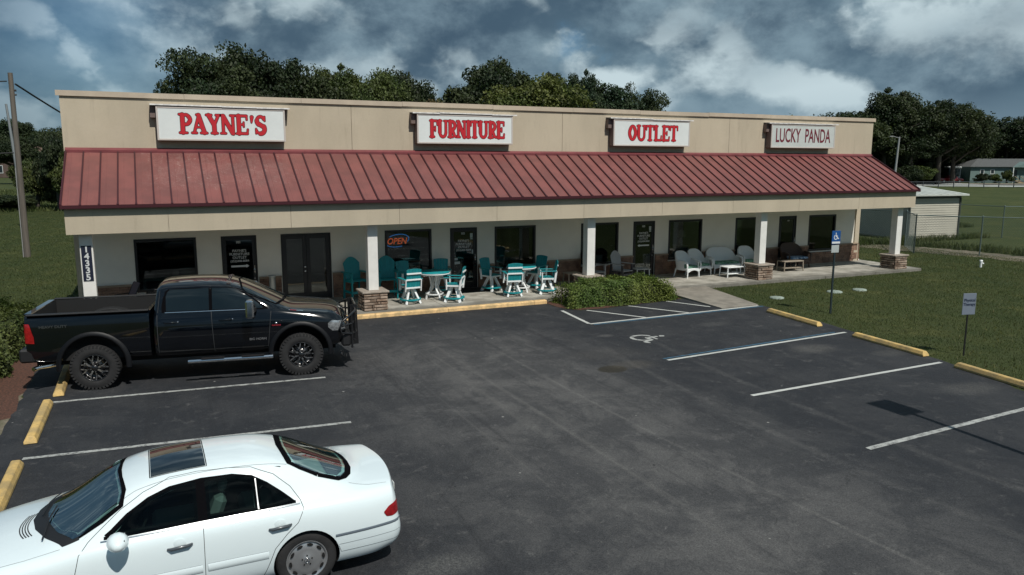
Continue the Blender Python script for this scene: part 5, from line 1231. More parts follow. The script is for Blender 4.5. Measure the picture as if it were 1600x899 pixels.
# wicker
def wicker_seat(loc, rz, label, w, m, mc, group=None, name='wicker_chair', cat='chair', h=1.0):
    s = thing(name, label, cat, loc, rz, group)
    hw = w/2
    # rounded back that sweeps down into the arms: a curved shell
    mb = MB(); n = 24; prof = []
    for k in range(n+1):
        a = math.pi*k/n; c, q = math.cos(a), math.sin(a)
        x = -hw*(abs(c)**.65)*(1 if c > 0 else -1); y = -.22+.50*(q**.5)
        top = .62+(h-.62)*max(0, q-.25)**.7/.75**.7
        prof.append((x, y, top))
    V = []
    for (x, y, z) in prof:
        fl = 1+.08*(z-.4)
        V += [(x*.98, y-.02, .30), (x*1.0, y, .45), (x*fl, y+(z-.45)*.16, z), (x*fl*1.03, y+(z-.45)*.16+.03, z+.015), (x*fl*1.07, y+(z-.45)*.16+.06, z-.03), (x*1.07, y+.05, .45), (x*1.05, y+.03, .30)]
    mb.add(V, [(i*7+j, (i+1)*7+j, (i+1)*7+j+1, i*7+j+1) for i in range(n) for j in range(6)], True); P(s, 'back', mb, m, 0)
    mb = MB(); mb.box(-hw+.04, hw-.04, -.36, .26, .30, .38); mb.prism([(-hw+.05, .36), (-hw+.05, .2)]+[(-hw+.05+(w-.1)*k/10, .2+.09*math.sin(math.pi*k/10)) for k in range(1, 10)]+[(hw-.05, .2), (hw-.05, .36)], -.385, -.362, 'y'); P(s, 'seat_frame', mb, m, .01)
    for sg in (-1, 1):
        for y, yy in ((-.36, -.37), (.24, .33)):
            mb = MB(); mb.tube([(sg*(hw-.05), y, .32), (sg*(hw-.035), yy, 0)], [.035, .022], 8); P(s, 'leg', mb, m, 0)
        mb = MB(); mb.tube([(sg*hw, -.38, .26), (sg*(hw+.02), -.40, .5), (sg*(hw+.02), -.36, .61), (sg*(hw+.01), -.2, .635), (sg*(hw+.01), 0, .66)], [.03, .035, .045, .05, .045], 8); P(s, 'armrest', mb, m, 0)
    nc = max(1, round(w/.62)); cw = (w-.16)/nc
    for k in range(nc):
        x0 = -hw+.08+k*cw; mb = MB(); mb.box(x0+.005, x0+cw-.005, -.37, .14, .383, .47); P(s, 'cushion', mb, mc, .03)
    return s
gw = 'white wicker chairs on the porch'
wicker_seat((21.12, 2.0, SZ), R(12), 'white wicker armchair with green cushion, the one nearest the hedge', .76, M_wick, M_cg, gw)
wicker_seat((22.0, 2.35, SZ), R(4), 'white wicker armchair with green cushion, touching the settee left end', .74, M_wick, M_cg, gw)
wicker_seat((23.3, 2.45, SZ), R(-4), 'long white wicker settee with green cushions', 1.35, M_wick, M_cg, None, 'wicker_settee', 'settee')
wicker_seat((24.6, 2.4, SZ), R(-12), 'white wicker armchair half behind the pillar by the lamp window', .74, M_wick, M_cg, gw)
wicker_seat((27.2, 2.45, SZ), R(-2), 'dark brown wicker settee with blue cushion in the shade', 1.15, M_bwick, M_cb, None, 'wicker_settee', 'settee', 1.02)
def coffee_table(loc, rz, label, m, w, d, h):
    s = thing('coffee_table', label, 'table', loc, rz)
    mb = MB(); mb.box(-w/2, w/2, -d/2, -.02, h-.045, h); mb.box(-w/2+.02, w/2-.02, -.016, d/2, h-.045, h-.004); P(s, 'table_top', mb, m, .012)
    mb = MB(); mb.box(-w/2+.04, w/2-.04, -d/2+.04, d/2-.04, .12, .155); P(s, 'shelf', mb, m, .01)
    for sx in (-1, 1):
        for sy in (-1, 1):
            mb = MB(); mb.tube([(sx*(w/2-.03), sy*(d/2-.03), h-.02), (sx*(w/2-.01), sy*(d/2-.01), 0)], .024, 8); P(s, 'leg', mb, m, 0)
    return s
coffee_table((22.85, 1.3, SZ), R(-4), 'bright white wicker coffee table in the sun by the stone pillar', M_wick, .85, .55, .42)
coffee_table((26.2, 1.62, SZ), R(-4), 'taupe wicker coffee table right of the stone pillar', M_twick, 1.0, .5, .44)
# door mat
mb = MB(); mb.box(11.3, 12.85, 2.0, 2.85, .122, .136); tag(mb.build('door_mat', M_trimblack, bevel=.004), 'black rubber mat in front of the second shop door', 'mat')
# metal patio set half hidden by the truck
M_iron = mat('black_iron', (.012, .012, .013), .5)
def mesh_table():
    s = thing('mesh_table', 'dark metal mesh patio table in front of the first window', 'table', (2.35, 1.95, SZ))
    mb = MB(); mb.tube([(-.62, -.4, .72), (.62, -.4, .72), (.62, .4, .72), (-.62, .4, .72), (-.62, -.4, .72)], .018, 6, smooth=False); P(s, 'table_rim', mb, M_iron, 0)
    mb = MB()
    for k in range(26): x = -.6+k*.048; mb.box(x, x+.008, -.39, .39, .715, .722)
    for k in range(16): y = -.38+k*.05; mb.box(-.61, .61, y, y+.008, .722, .728)
    P(s, 'mesh', mb, M_iron, 0, 'stuff')
    for sx in (-1, 1):
        for sy in (-1, 1): mb = MB(); mb.tube([(sx*.55, sy*.33, .71), (sx*.58, sy*.37, 0)], .018, 6); P(s, 'leg', mb, M_iron, 0)
    return s
mesh_table()
def iron_chair(loc, rz, label):
    s = thing('patio_chair', label, 'chair', loc, rz, 'metal patio chairs behind the truck')
    for sx in (-1, 1):
        mb = MB(); mb.tube([(sx*.24, -.24, 0), (sx*.24, -.22, .42), (sx*.24, .2, .42), (sx*.25, .3, .92)], .014, 6); P(s, 'side_frame', mb, M_iron, 0)
        mb = MB(); mb.tube([(sx*.24, .2, .42), (sx*.24, .3, 0)], .014, 6); P(s, 'leg', mb, M_iron, 0)
        mb = MB(); mb.tube([(sx*.24, -.22, .42), (sx*.26, -.22, .64), (sx*.26, .24, .66)], .014, 6); P(s, 'armrest', mb, M_iron, 0)
    mb = MB()
    for k in range(12): x = -.22+k*.04; mb.bar((x, -.22, .42), (x, .2, .42), .008, .005); mb.bar((x, .2, .42), (x, .3, .92), .008, .005, (0, 1, 0))
    for k in range(10): z = .46+k*.05; y = .2+(z-.42)*.2; mb.box(-.24, .24, y-.004, y+.004, z, z+.008)
    mb.tube([(-.25, .3, .92), (.25, .3, .92)], .014, 6); P(s, 'mesh', mb, M_iron, 0, 'stuff')
    return s
iron_chair((2.2, 1.35, SZ), R(180), 'black wire patio chair with its back to the truck'); iron_chair((2.95, 1.35, SZ), R(180), 'black wire patio chair nearer the first shop door')
def folded(loc, label):
    s = thing('garden_chair', label, 'chair', loc, R(-70))
    m = mat('faded_mauve_fabric', (.16, .11, .12), .9)
    for sg in (-1, 1):
        mb = MB(); mb.tube([(sg*.25, -.3, 0), (sg*.25, .1, .45), (sg*.25, .35, .98)], .015, 6); P(s, 'side_frame', mb, M_iron, 0)
        mb = MB(); mb.tube([(sg*.25, .35, 0), (sg*.25, -.2, .46), (sg*.27, -.2, .64), (sg*.27, .2, .66)], .015, 6); P(s, 'leg', mb, M_iron, 0)
    mb = MB(); mb.bar((0, -.25, .44), (0, .12, .42), .48, .02); P(s, 'seat', mb, m)
    mb = MB(); mb.bar((0, .12, .44), (0, .36, 1.0), .48, .02, (0, 1, 0)); P(s, 'backrest', mb, m)
folded((1.15, 2.1, SZ), 'mauve fabric chair between the number pillar and first window')
# sand-filled urn / bin by double door
s = thing('planter_urn', 'tall pale metal canister beside the double doors', 'canister', (5.35, 2.6, SZ))
mb = MB(); mb.lathe([(.001, 0), (.13, 0), (.13, .04), (.10, .06), (.10, .86), (.12, .88), (.12, .92), (.001, .93)], 18); P(s, 'canister', mb, mat('pale_canister', (.42, .44, .43), .35, .4), 0)
s = thing('water_meter_box', 'small light switch box on the wall', 'box') if False else None
# inside the showroom, seen through the glass
def lamp(loc, label):
    s = thing('table_lamp', label, 'lamp', loc)
    mb = MB(); mb.lathe([(.001, 0), (.09, 0), (.09, .02), (.03, .05), (.07, .2), (.02, .34), (.02, .42)], 16); P(s, 'lamp_base', mb, M_wpoly, 0)
    mb = MB(); mb.lathe([(.17, .36), (.11, .64)], 20); P(s, 'lamp_shade', mb, mat('cream_lamp_shade', (.62, .62, .55), .8), 0)
def dresser(loc, w, d, h, m, label, n=3, cols=2, rz=0):
    s = thing('chest_of_drawers', label, 'dresser', loc, rz)
    mb = MB(); mb.box(-w/2, w/2, -d/2, d/2, .08, h-.03); P(s, 'carcass', mb, m)
    mb = MB(); mb.box(-w/2-.02, w/2+.02, -d/2-.02, d/2+.02, h-.03, h); P(s, 'top', mb, m)
    for i in range(n):
        for j in range(cols):
            cw, ch = w/cols, (h-.14)/n; mb = MB(); mb.box(-w/2+j*cw+.015, -w/2+(j+1)*cw-.015, -d/2-.018, -d/2-.001, .1+i*ch+.01, .1+(i+1)*ch-.01); dr = P(s, 'drawer', mb, m)
            mb = MB(); mb.tube([(-w/2+(j+.5)*cw-.05, -d/2-.03, .1+(i+.5)*ch), (-w/2+(j+.5)*cw+.05, -d/2-.03, .1+(i+.5)*ch)], .008, 6); P(dr, 'handle', mb, M_iron, 0)
    for sx in (-1, 1):
        for sy in (-1, 1): mb = MB(); mb.box(sx*(w/2-.06)-.02, sx*(w/2-.06)+.02, sy*(d/2-.06)-.02, sy*(d/2-.06)+.02, 0, .08); P(s, 'foot', mb, m)
def sofa(loc, w, m, label, rz=0):
    s = thing('sofa', label, 'sofa', loc, rz)
    mb = MB(); mb.box(-w/2, w/2, -.42, .42, .08, .34); P(s, 'base', mb, m, .02)
    mb = MB(); mb.box(-w/2+.18, w/2-.18, .22, .44, .30, .88); P(s, 'backrest', mb, m, .05)
    for sg in (-1, 1): mb = MB(); mb.box(sg*(w/2-.1)-.1, sg*(w/2-.1)+.1, -.42, .44, .30, .62); P(s, 'armrest', mb, m, .05)
    n = max(2, round((w-.4)/.7))
    for k in range(n): cw = (w-.4)/n; mb = MB(); mb.box(-w/2+.2+k*cw+.005, -w/2+.2+(k+1)*cw-.005, -.43, .2, .345, .5); P(s, 'cushion', mb, m, .04)
M_gw = mat('grey_white_wood', (.45, .50, .48), .6); M_fab1 = mat('dark_teal_fabric', (.05, .12, .13), .9); M_fab2 = mat('grey_fabric', (.18, .19, .2), .9); M_fabt = mat('terracotta_stripe_wood', (.35, .12, .06), .7)
dresser((17.55, 3.75, .125), 1.2, .5, .86, M_gw, 'pale dresser behind the glass of the window by the hedge pillar')
dresser((19.65, 4.6, .125), .5, .5, 1.05, M_gw, 'narrow pale cabinet seen through the third marked door', 4, 1)
dresser((24.75, 3.8, .125), .7, .5, 1.2, mat('dark_wood', (.05, .03, .02), .5), 'dark chest under the lamp in the corner window', 3, 1)
lamp((24.75, 3.8, 1.325), 'table lamp with cream shade in the window behind the white pillar')
dresser((22.3, 3.95, .125), .5, .45, 1.0, M_gw, 'pale bedside chest inside the window above the wicker chairs', 3, 1)
lamp((22.3, 3.95, 1.125), 'table lamp with cream shade in the window above the white wicker chairs')
sofa((29.4, 4.0, .125), 1.7, M_fab1, 'dark teal sofa behind the last window on the right')
sofa((14.1, 4.2, .125), 1.7, M_fab2, 'grey sofa behind the window of the right hand table')
def deck_table(loc, label):
    s = thing('dining_table', label, 'table', loc)
    mb = MB(); mb.prism([(-.8+.22*(1-math.cos(a)) if k < 2 else x, y) for k, (x, y, a) in enumerate([(-.8, -.3, 0), (-.8, .3, 0), (.8, .42, 0), (.8, -.42, 0)])], .8, .84); P(s, 'table_top', mb, mat('pale_green_table', (.3, .5, .42), .4))
    for sx in (-1, 1): mb = MB(); mb.box(sx*.55-.04, sx*.55+.04, -.25, .25, 0, .8); P(s, 'leg', mb, M_gw)
deck_table((2.2, 3.95, .125), 'pale green topped table inside the first window')
s = thing('striped_bench', 'small bench with red and white slats behind the OPEN window', 'bench', (10.3, 3.6, .125))
for k in range(5):
    mb = MB(); mb.box(-.3, .3, -.02, .02, .62+k*.085, .68+k*.085); P(s, 'back_slat', mb, M_wpoly if k % 2 else M_fabt)
mb = MB(); mb.box(-.3, .3, -.35, -.03, .42, .47); P(s, 'seat', mb, M_fabt)
for sx in (-1, 1): mb = MB(); mb.box(sx*.28-.02, sx*.28+.02, -.34, .02, 0, .419); P(s, 'leg', mb, M_wpoly)
# OPEN sign, lit, hung just inside the glass
s = thing('open_sign', 'lit neon OPEN sign with blue oval in the window right of the first pillar', 'sign', (9.62, YW+.085, 1.9))
M_neonr = mat('orange_red_neon', (.3, .03, .01), .4, emit=(1, .16, .04, .6)); M_neonb = mat('blue_neon', (.02, .1, .3), .4, emit=(.06, .35, 1, .45))
text_obj('open_letters', 'OPEN', .30, M_neonr, s, face_y(-.02, 0, 0), sx=.9, bold=.004, shear=.25)
mb = MB(); mb.tube([(.42*math.cos(R(a))*(1.0), .0, .04+.20*math.sin(R(a))+.05*math.cos(R(a))) for a in range(-30, 140, 10)], .013, 6); mb.build('neon_oval', M_neonb, s)
mb = MB(); mb.tube([(.42*math.cos(R(a)), .0, -.02+.17*math.sin(R(a))+.02*math.cos(R(a))) for a in range(195, 300, 10)], .013, 6); mb.build('neon_oval', M_neonb, s)

# ---------------------------------------------------------------- lot furniture
def wheel_stop(c, yaw, label, group, L_=2.3):
    mb = MB(); mb.prism([(-.10, 0), (-.095, .05), (-.055, .125), (.055, .125), (.095, .05), (.10, 0)], -L_/2, L_/2, 'x')
    for v in range(len(mb.v)):
        x, y, z = mb.v[v]
        if z > .1: mb.v[v] = (x*(1-.05/L_*2), y, z)
    o = mb.build('wheel_stop', M_yellow, None, .012, (c[0], c[1], .008), yaw)
    tag(o, label, 'wheel stop', group)
gl_, gr_ = 'yellow wheel stops along the left edge', 'yellow wheel stops along the right edge'
wheel_stop((.13, -4.35), R(91), 'yellow concrete wheel stop mostly hidden behind the truck rear tyre', gl_)
wheel_stop((.02, -7.15), R(90), 'chipped yellow wheel stop on the left edge between truck and white car', gl_)
wheel_stop((-.03, -10.45), R(90), 'yellow wheel stop cut by the left picture edge above the white car', gl_)
wheel_stop((19.2, -5.68), R(84), 'yellow wheel stop in front of the blue handicap sign', gr_)
wheel_stop((18.87, -9.27), R(85), 'yellow wheel stop between the two sign posts', gr_)
wheel_stop((18.38, -12.5), R(82), 'yellow wheel stop cut by the right picture edge', gr_)
# handicap sign
M_post = mat('dark_green_post', (.018, .03, .035), .5); M_signblue = mat('sign_blue', (.008, .075, .26), .5); M_signwhite = mat('sign_white', (.7, .72, .72), .4)
M_signgrey = mat('faded_grey_sign', (.17, .2, .25), .5)
s = thing('parking_sign', 'blue and white wheelchair parking sign on a dark post in the lawn', 'sign', (20.91, -5.49, 0), R(-6))
mb = MB(); mb.box(-.028, .028, -.02, .02, -.2, 2.5); P(s, 'post', mb, M_post)
mb = MB(); mb.box(-.16, .16, -.032, -.022, 2.16, 2.57); pl = P(s, 'sign_plate', mb, M_signblue)
V, F = sdf_mesh(wheelchair(1.1), 0, 30, -.1, 1.15, -.05, 1.15); mb = MB(); mb.add([(-.10+a*.2, -.0345, 2.28+b*.22) for a, b in V], F); P(pl, 'wheelchair_symbol', mb, M_signwhite, 0)
mb = MB(); mb.box(-.15, .15, -.0345, -.033, 2.18, 2.24); P(pl, 'white_band', mb, M_signwhite, 0)
mb = MB(); mb.box(-.15, .13, -.032, -.022, 1.90, 2.13); P(s, 'lower_plate', mb, mat('sign_white_dull', (.42, .46, .46), .5))
s = thing('lawn_sign', 'small faded grey sign on a thin stake at the lawn edge', 'sign', (19.7, -10.71, 0), R(-14))
mb = MB(); mb.box(-.018, .018, -.012, .012, -.2, 1.1); P(s, 'stake', mb, M_iron)
mb = MB(); mb.box(-.18, .18, -.024, -.013, 1.02, 1.54); pl = P(s, 'sign_plate', mb, M_signgrey)
text_obj('lettering', 'Physical\nTherapy', .1, mat('dark_blue_letters', (.01, .02, .05), .5), pl, Matrix.Translation((0, -.0255, 1.32)) @ Matrix.Rotation(R(90), 4, 'X'), bold=.002)
# septic lids
M_lid = mat('weathered_green_lid', (.30, .36, .31), .8, var=.3, vscale=8)
for (x, y, r_), lb in zip(((21.36, -2.74, .24), (24.17, -2.64, .27), (25.35, -2.7, .25)), ('round pale lid in the lawn, sunk in a bare patch nearest the walk', 'round pale lid in the lawn beside the blue sign post', 'round pale lid in the lawn, rightmost of the row')):
    mb = MB(); mb.lathe([(r_, -.05), (r_, .025), (r_*.9, .045), (r_*.3, .055), (.001, .056)], 24); o = mb.build('access_lid', M_lid, None, 0, (x, y, 0)); tag(o, lb, 'lid', 'round lids in the lawn')
s = thing('clean_out_pipe', 'white plastic pipe stub with cap by the bare strip', 'pipe', (35.46, -.42, 0))
mb = MB(); mb.tube([(0, 0, -.1), (0, 0, .30)], .05, 12); P(s, 'pipe', mb, M_wpoly, 0)
mb = MB(); mb.lathe([(.065, .26), (.065, .33), (.001, .335)], 12); mb.tube([(.04, 0, .2), (.16, 0, .16)], .04, 10); P(s, 'pipe_cap', mb, M_wpoly, 0)
# light pole off frame to the right whose shadow crosses the stalls
hd = Vector((14.72, -12.85, 0))+Vector((sun_from.x, sun_from.y, 0))/sun_from.z*6.0
s = thing('lot_light', 'pole mounted lot light just outside the picture, only its shadow shows', 'street lamp', (hd.x-.9, hd.y-.15, 0))
mb = MB(); mb.tube([(0, 0, 0), (.9, .15, 6.0)], [.07, .05], 10); P(s, 'pole', mb, M_iron, 0)
mb = MB(); mb.box(.62, 1.18, -.22, .52, 5.95, 6.12); P(s, 'lamp_head', mb, M_iron)

# ---------------------------------------------------------------- far fittings
M_wood = mat('weathered_pole_wood', (.15, .13, .11), .9, var=.3, vscale=2, stretch=(8, 8, .5), grain=.2); M_wire = mat('black_cable', (.01, .01, .01), .6)
s = thing('utility_pole', 'weathered wooden utility pole on the lawn left of the building', 'pole', (-3.74, 21.0, 0))
mb = MB(); mb.tube([(0, 0, -.3), (.04, 0, 8.7)], [.145, .105], 14); P(s, 'trunk', mb, M_wood, 0)
mb = MB(); mb.tube([(-.16, -.05, 0), (-.13, -.05, 4.3)], .022, 6); P(s, 'conduit', mb, mat('grey_conduit', (.3, .3, .3), .5), 0)
mb = MB(); mb.tube([(.13, 0, 7.9), (.22, 0, 7.9)], .05, 8); mb.tube([(.13, 0, 7.7), (.22, 0, 7.7)], .04, 8); P(s, 'insulator', mb, M_iron, 0)
def cable(a, b, sag, label, r_=.018):
    a, b = Vector(a), Vector(b); pts = [a.lerp(b, k/24)-Vector((0, 0, sag*4*(k/24)*(1-k/24))) for k in range(25)]
    mb = MB(); mb.tube(pts, r_, 5); o = mb.build('power_cable', M_wire); tag(o, label, 'cable', 'overhead cables')
cable((-3.55, 21.1, 8.2), (9, 52, 2.3), 1.0, 'thick cable sagging right from the pole top down behind the building', .045)
cable((-3.85, 20.9, 8.3), (-30, 8, 8.2), .8, 'cable running left out of the picture from the pole top', .03)
cable((-3.85, 20.9, 5.0), (-30, 14, 4.6), .3, 'lower cable running left out of the picture', .03)
s = thing('metal_mast', 'thin pale metal mast behind the wooden utility pole', 'pole', (-6.05, 38, 0))
mb = MB(); mb.tube([(0, 0, 2.2), (-.35, 0, 8.3)], [.12, .07], 8); mb.tube([(0, 0, -.2), (0, 0, 2.2)], .12, 8); P(s, 'mast', mb, mat('galvanised', (.3, .32, .33), .45, .4), 0)
# shed
sh = thing('garden_shed', 'beige sided storage shed with pale flat sloping roof behind the fence', 'shed', (43.15, 9.4, 0), R(-7))
M_side = mat('beige_lap_siding', (.48, .46, .385), .7, var=.1, vscale=1, grain=.04); M_shroof = mat('pale_shed_roof', (.52, .55, .51), .6, var=.15, vscale=1.5)
W_, D_, H_ = 3.85, 5.4, 2.5
mb = MB(); mb.box(.04, W_-.04, .04, D_-.04, 0, H_); P(sh, 'wall', mb, M_side)
nb = 17
for k in range(nb):
    z0_ = .08+k*(H_-.1)/nb; z1_ = z0_+(H_-.1)/nb
    for nm, pr in (('f', 0), ('l', 1)):
        mb = MB()
        if pr == 0: mb.prism([(.038, z0_), (-.002, z0_+.002), (.03, z1_), (.038, z1_)], 0, W_, 'x')
        else: mb.prism([(.038, z0_), (.0, z0_+.002), (.03, z1_), (.038, z1_)], 0, D_, 'y')
        P(sh, 'siding_board', mb, M_side, 0)
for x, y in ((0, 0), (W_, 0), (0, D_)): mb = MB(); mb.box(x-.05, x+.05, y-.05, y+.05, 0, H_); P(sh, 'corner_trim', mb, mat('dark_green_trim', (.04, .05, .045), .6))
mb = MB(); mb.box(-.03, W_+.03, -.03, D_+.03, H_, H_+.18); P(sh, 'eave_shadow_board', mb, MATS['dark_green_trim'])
mb = MB(); mb.prism([(-.35, H_+.14), (D_+.3, H_+.75), (D_+.3, H_+.83), (-.35, H_+.24)], -.2, W_+.3, 'x'); P(sh, 'roof', mb, M_shroof)
for k in range(1, 8): mb = MB(); x = -.2+k*(W_+.5)/8; mb.prism([(-.352, H_+.24), (D_+.3, H_+.83), (D_+.3, H_+.85), (-.352, H_+.26)], x-.015, x+.015, 'x'); P(sh, 'roof_rib', mb, M_shroof, 0)
# chain link fence
M_galv = mat('green_grey_fence_pipe', (.11, .15, .145), .5, .3)
def chain(pts, label, h=1.95):
    s = thing('chain_link_fence', label, 'fence', (pts[0][0], pts[0][1], 0)); ox, oy = pts[0]
    for x, y in pts: mb = MB(); mb.tube([(x-ox, y-oy, -.2), (x-ox, y-oy, h+.04)], .032, 8); mb.lathe([(.038, h+.03), (.03, h+.07), (.001, h+.08)], 8, 'z', (x-ox, y-oy, 0)); P(s, 'post', mb, M_galv, 0)
    for (xa, ya), (xb, yb) in zip(pts, pts[1:]):
        mb = MB(); mb.tube([(xa-ox, ya-oy, h), (xb-ox, yb-oy, h)], .022, 6); P(s, 'top_rail', mb, M_galv, 0)
        L_ = math.dist((xa, ya), (xb, yb)); ux, uy = (xb-xa)/L_, (yb-ya)/L_; mb = MB(); st = .14; n = int(L_/st)
        for k in range(-int(h/st), n):
            for d in (1, -1):
                u0, u1 = k*st, k*st+h
                z0_, z1_ = (0, h) if d > 0 else (h, 0)
                a, b = max(u0, 0), min(u1, L_)
                if b <= a: continue
                za = z0_+(z1_-z0_)*(a-u0)/h; zb = z0_+(z1_-z0_)*(b-u0)/h
                p, q = Vector((xa-ox+ux*a, ya-oy+uy*a, za)), Vector((xa-ox+ux*b, ya-oy+uy*b, zb)); w_ = .0035
                mb.add([p+Vector((-uy*w_, ux*w_, 0)), q+Vector((-uy*w_, ux*w_, 0)), q-Vector((-uy*w_, ux*w_, 0)), p-Vector((-uy*w_, ux*w_, 0)), p+Vector((0, 0, w_)), q+Vector((0, 0, w_)), q-Vector((0, 0, w_)), p-Vector((0, 0, w_))], [(0, 1, 2, 3), (4, 5, 6, 7)])
        P(s, 'chain_mesh', mb, M_galv, 0, 'stuff')
chain([(37.5, 4.55), (39.55, 2.43), (41.7, .2), (43.9, -2.1), (46, -4.4), (48.1, -6.8)], 'chain link fence run coming forward to the right picture edge')
chain([(37.5, 4.55), (39.9, 7.0), (38.4, 12.5)], 'chain link fence run passing behind the last porch pillar')
chain([(48.9, 13.2), (49.83, 8.0), (54, 6.0), (58.5, 4.2), (63, 2.4), (67.5, .6), (72, -1.2)], 'farther chain link fence run beyond the shed')
# right background: street, low walls, home, vehicles
M_pale = mat('pale_drive', (.42, .44, .42), .8, var=.2, vscale=.3)
sheet('far_driveway', [(140, 84), (152, 73.5), (170, 66), (178, 70), (160, 80), (172, 102), (166, 106)], .03, M_pale)
sheet('side_road', [(100, 118), (300, 20), (304, 26), (104, 126)], .02, M_walk)
s = thing('mobile_home', 'pale green single storey home with grey roof beyond the field', 'house', (175.6, 97.6, 0), math.atan2(92.2-97.6, 187.2-175.6))
M_hw = mat('pale_green_siding', (.15, .22, .21), .8, var=.08); M_hr = mat('grey_shingle', (.10, .105, .105), .9, var=.2); M_hw2 = mat('white_trim', (.6, .63, .62), .6); M_hg = mat('dark_window', (.02, .03, .035), .1)
mb = MB(); mb.box(0, 24, 0, 9, .5, 3.7); P(s, 'wall', mb, M_hw)
mb = MB(); mb.box(.05, 23.95, .05, 8.95, 0, .5); P(s, 'skirting', mb, mat('skirting_green', (.12, .2, .2), .8))
mb = MB(); V = [(-.5, -.6, 3.7), (24.5, -.6, 3.7), (24.5, 9.6, 3.7), (-.5, 9.6, 3.7), (4, 4.5, 5.6), (20.5, 4.5, 5.6)]; mb.add(V, [(0, 1, 5, 4), (1, 2, 5), (2, 3, 4, 5), (3, 0, 4), (3, 2, 1, 0)]); P(s, 'roof', mb, M_hr, 0)
mb = MB(); V = [(9.2, -1.2, 3.6), (16.6, -1.2, 3.6), (12.9, -1.2, 4.9), (9.2, 3, 3.6), (16.6, 3, 3.6), (12.9, 3.6, 4.9)]; mb.add(V, [(0, 1, 2), (0, 2, 5, 3), (1, 4, 5, 2), (0, 3, 4, 1)]); P(s, 'porch_gable', mb, M_hw, 0)
for x0, x1, z0_, z1_ in ((2.2, 3.2, 2.0, 3.1), (4.6, 5.6, 2.0, 3.1), (13.2, 14.4, 1.4, 3.2), (14.9, 16.1, 1.4, 3.2), (19, 20.5, 1.6, 3.1)):
    mb = MB(); frame(mb, x0, x1, z0_, z1_, .14, -.06, -.002); f = P(s, 'window', mb, M_hw2, 0); mb = MB(); mb.box(x0+.12, x1-.12, -.03, -.004, z0_+.12, z1_-.12); P(f, 'pane', mb, M_hg, 0)
mb = MB(); mb.box(9.8, 10.9, -.05, -.002, .6, 3.0); f = P(s, 'door', mb, M_hg, 0)
for x in (9.3, 12.3): mb = MB(); mb.box(x-.1, x+.1, -1.15, -.95, 0, 3.6); P(s, 'porch_post', mb, M_hw2, 0)
mb = MB()
for k in range(5): mb.box(9.7, 11.0, -1.2-.3*(4-k)-.3, -1.2-.3*(4-k), 0, .12+k*.11)
P(s, 'steps', mb, mat('wooden_steps', (.35, .27, .16), .8), 0)
for x in (9.7, 11.0): mb = MB(); mb.bar((x, -2.7, .9), (x, -1.2, 1.5), .08, .1); mb.bar((x, -2.7, 0), (x, -2.7, .9), .08, .08); P(s, 'handrail', mb, MATS['wooden_steps'], 0)
def far_car(loc, rz, label, m):
    s = thing('parked_truck', label, 'truck', loc, rz)
    rows = [[(x, 0, .45), (x, .8*k, .45), (x, .95*k, .6), (x, .97*k, .95), (x, .9*k, zt), (x, yt, zt2), (x, 0, zt2)] for x, k, zt, yt, zt2 in ((-2.75, .95, 1.1, .8, 1.12), (-2.7, 1, 1.15, .85, 1.17), (-.6, 1, 1.15, .85, 1.17), (-.5, 1, 1.15, .68, 1.78), (.9, 1, 1.15, .68, 1.8), (1.5, 1, 1.12, .8, 1.18), (2.6, 1, 1.0, .8, 1.05), (2.75, .94, .9, .7, .92))]
    b = loft('body', rows, [m, M_well], [('line', 4, .5), ('line', 5, .5), ('row', 0, .8), ('row', 7, .8), ('row', 2, .8), ('row', 3, .8)], 1); smooth(b, 40); b.parent = s
    for sg in (-1, 1):
        mb = MB(); mb.box(-.35, .95, sg*.84-.04, sg*.84+.04, 1.22, 1.66); P(s, 'side_window', mb, M_hg, .02)
        for x in (-1.75, 1.75): mb = MB(); mb.tube([(x, sg*.72, .38), (x, sg*.98, .38)], .38, 20); w_ = P(s, 'wheel', mb, M_rubber, 0); mb = MB(); mb.tube([(x, sg*.97, .38), (x, sg*1.0, .38)], .22, 16); P(w_, 'rim', mb, M_alloy, 0)
    mb = MB(); mb.box(1.0, 1.3, -.68, .68, 1.25, 1.6); P(s, 'windscreen', mb, M_hg, .03)
far_car((167.2, 96.6, 0), R(-24), 'red pickup truck parked far off left of the white van', mat('dark_red_car', (.22, .015, .02), .3, coat=.6))
s = thing('motor_home', 'white roofed motor home parked nose out beside the pale green house', 'motor home', (176.7, 103.6, 0), R(135.4))
mb = MB(); mb.box(-1.25, 1.25, 0.0, 6.0, .5, 3.3); P(s, 'body', mb, mat('motor_home_dark', (.05, .07, .08), .4), .1)
mb = MB(); mb.box(-1.35, 1.35, -.35, 6.2, 3.3, 3.75); P(s, 'roof', mb, M_hw2, .12)
mb = MB(); mb.box(-1.1, 1.1, 6.03, 6.11, 1.7, 2.9); P(s, 'windscreen', mb, M_hg, .02)
for sx in (-1, 1):
    for y in (1.2, 4.8): mb = MB(); mb.tube([(sx*1.0, y, .45), (sx*1.27, y, .45)], .45, 16); P(s, 'wheel', mb, M_rubber, 0)
s = thing('far_utility_pole', 'slim grey utility pole with street lamp far off right of the roof', 'pole', (107.6, 63, 0))
mb = MB(); mb.tube([(0, 0, -.2), (.5, 0, 8.6)], [.2, .13], 8); P(s, 'pole', mb, mat('pale_pole', (.27, .28, .28), .8), 0)
mb = MB(); mb.tube([(.5, 0, 8.4), (-.9, .2, 8.7)], .05, 6); mb.box(-1.4, -.8, .1, .3, 8.6, 8.72); P(s, 'lamp_arm', mb, MATS['pale_pole'], 0)
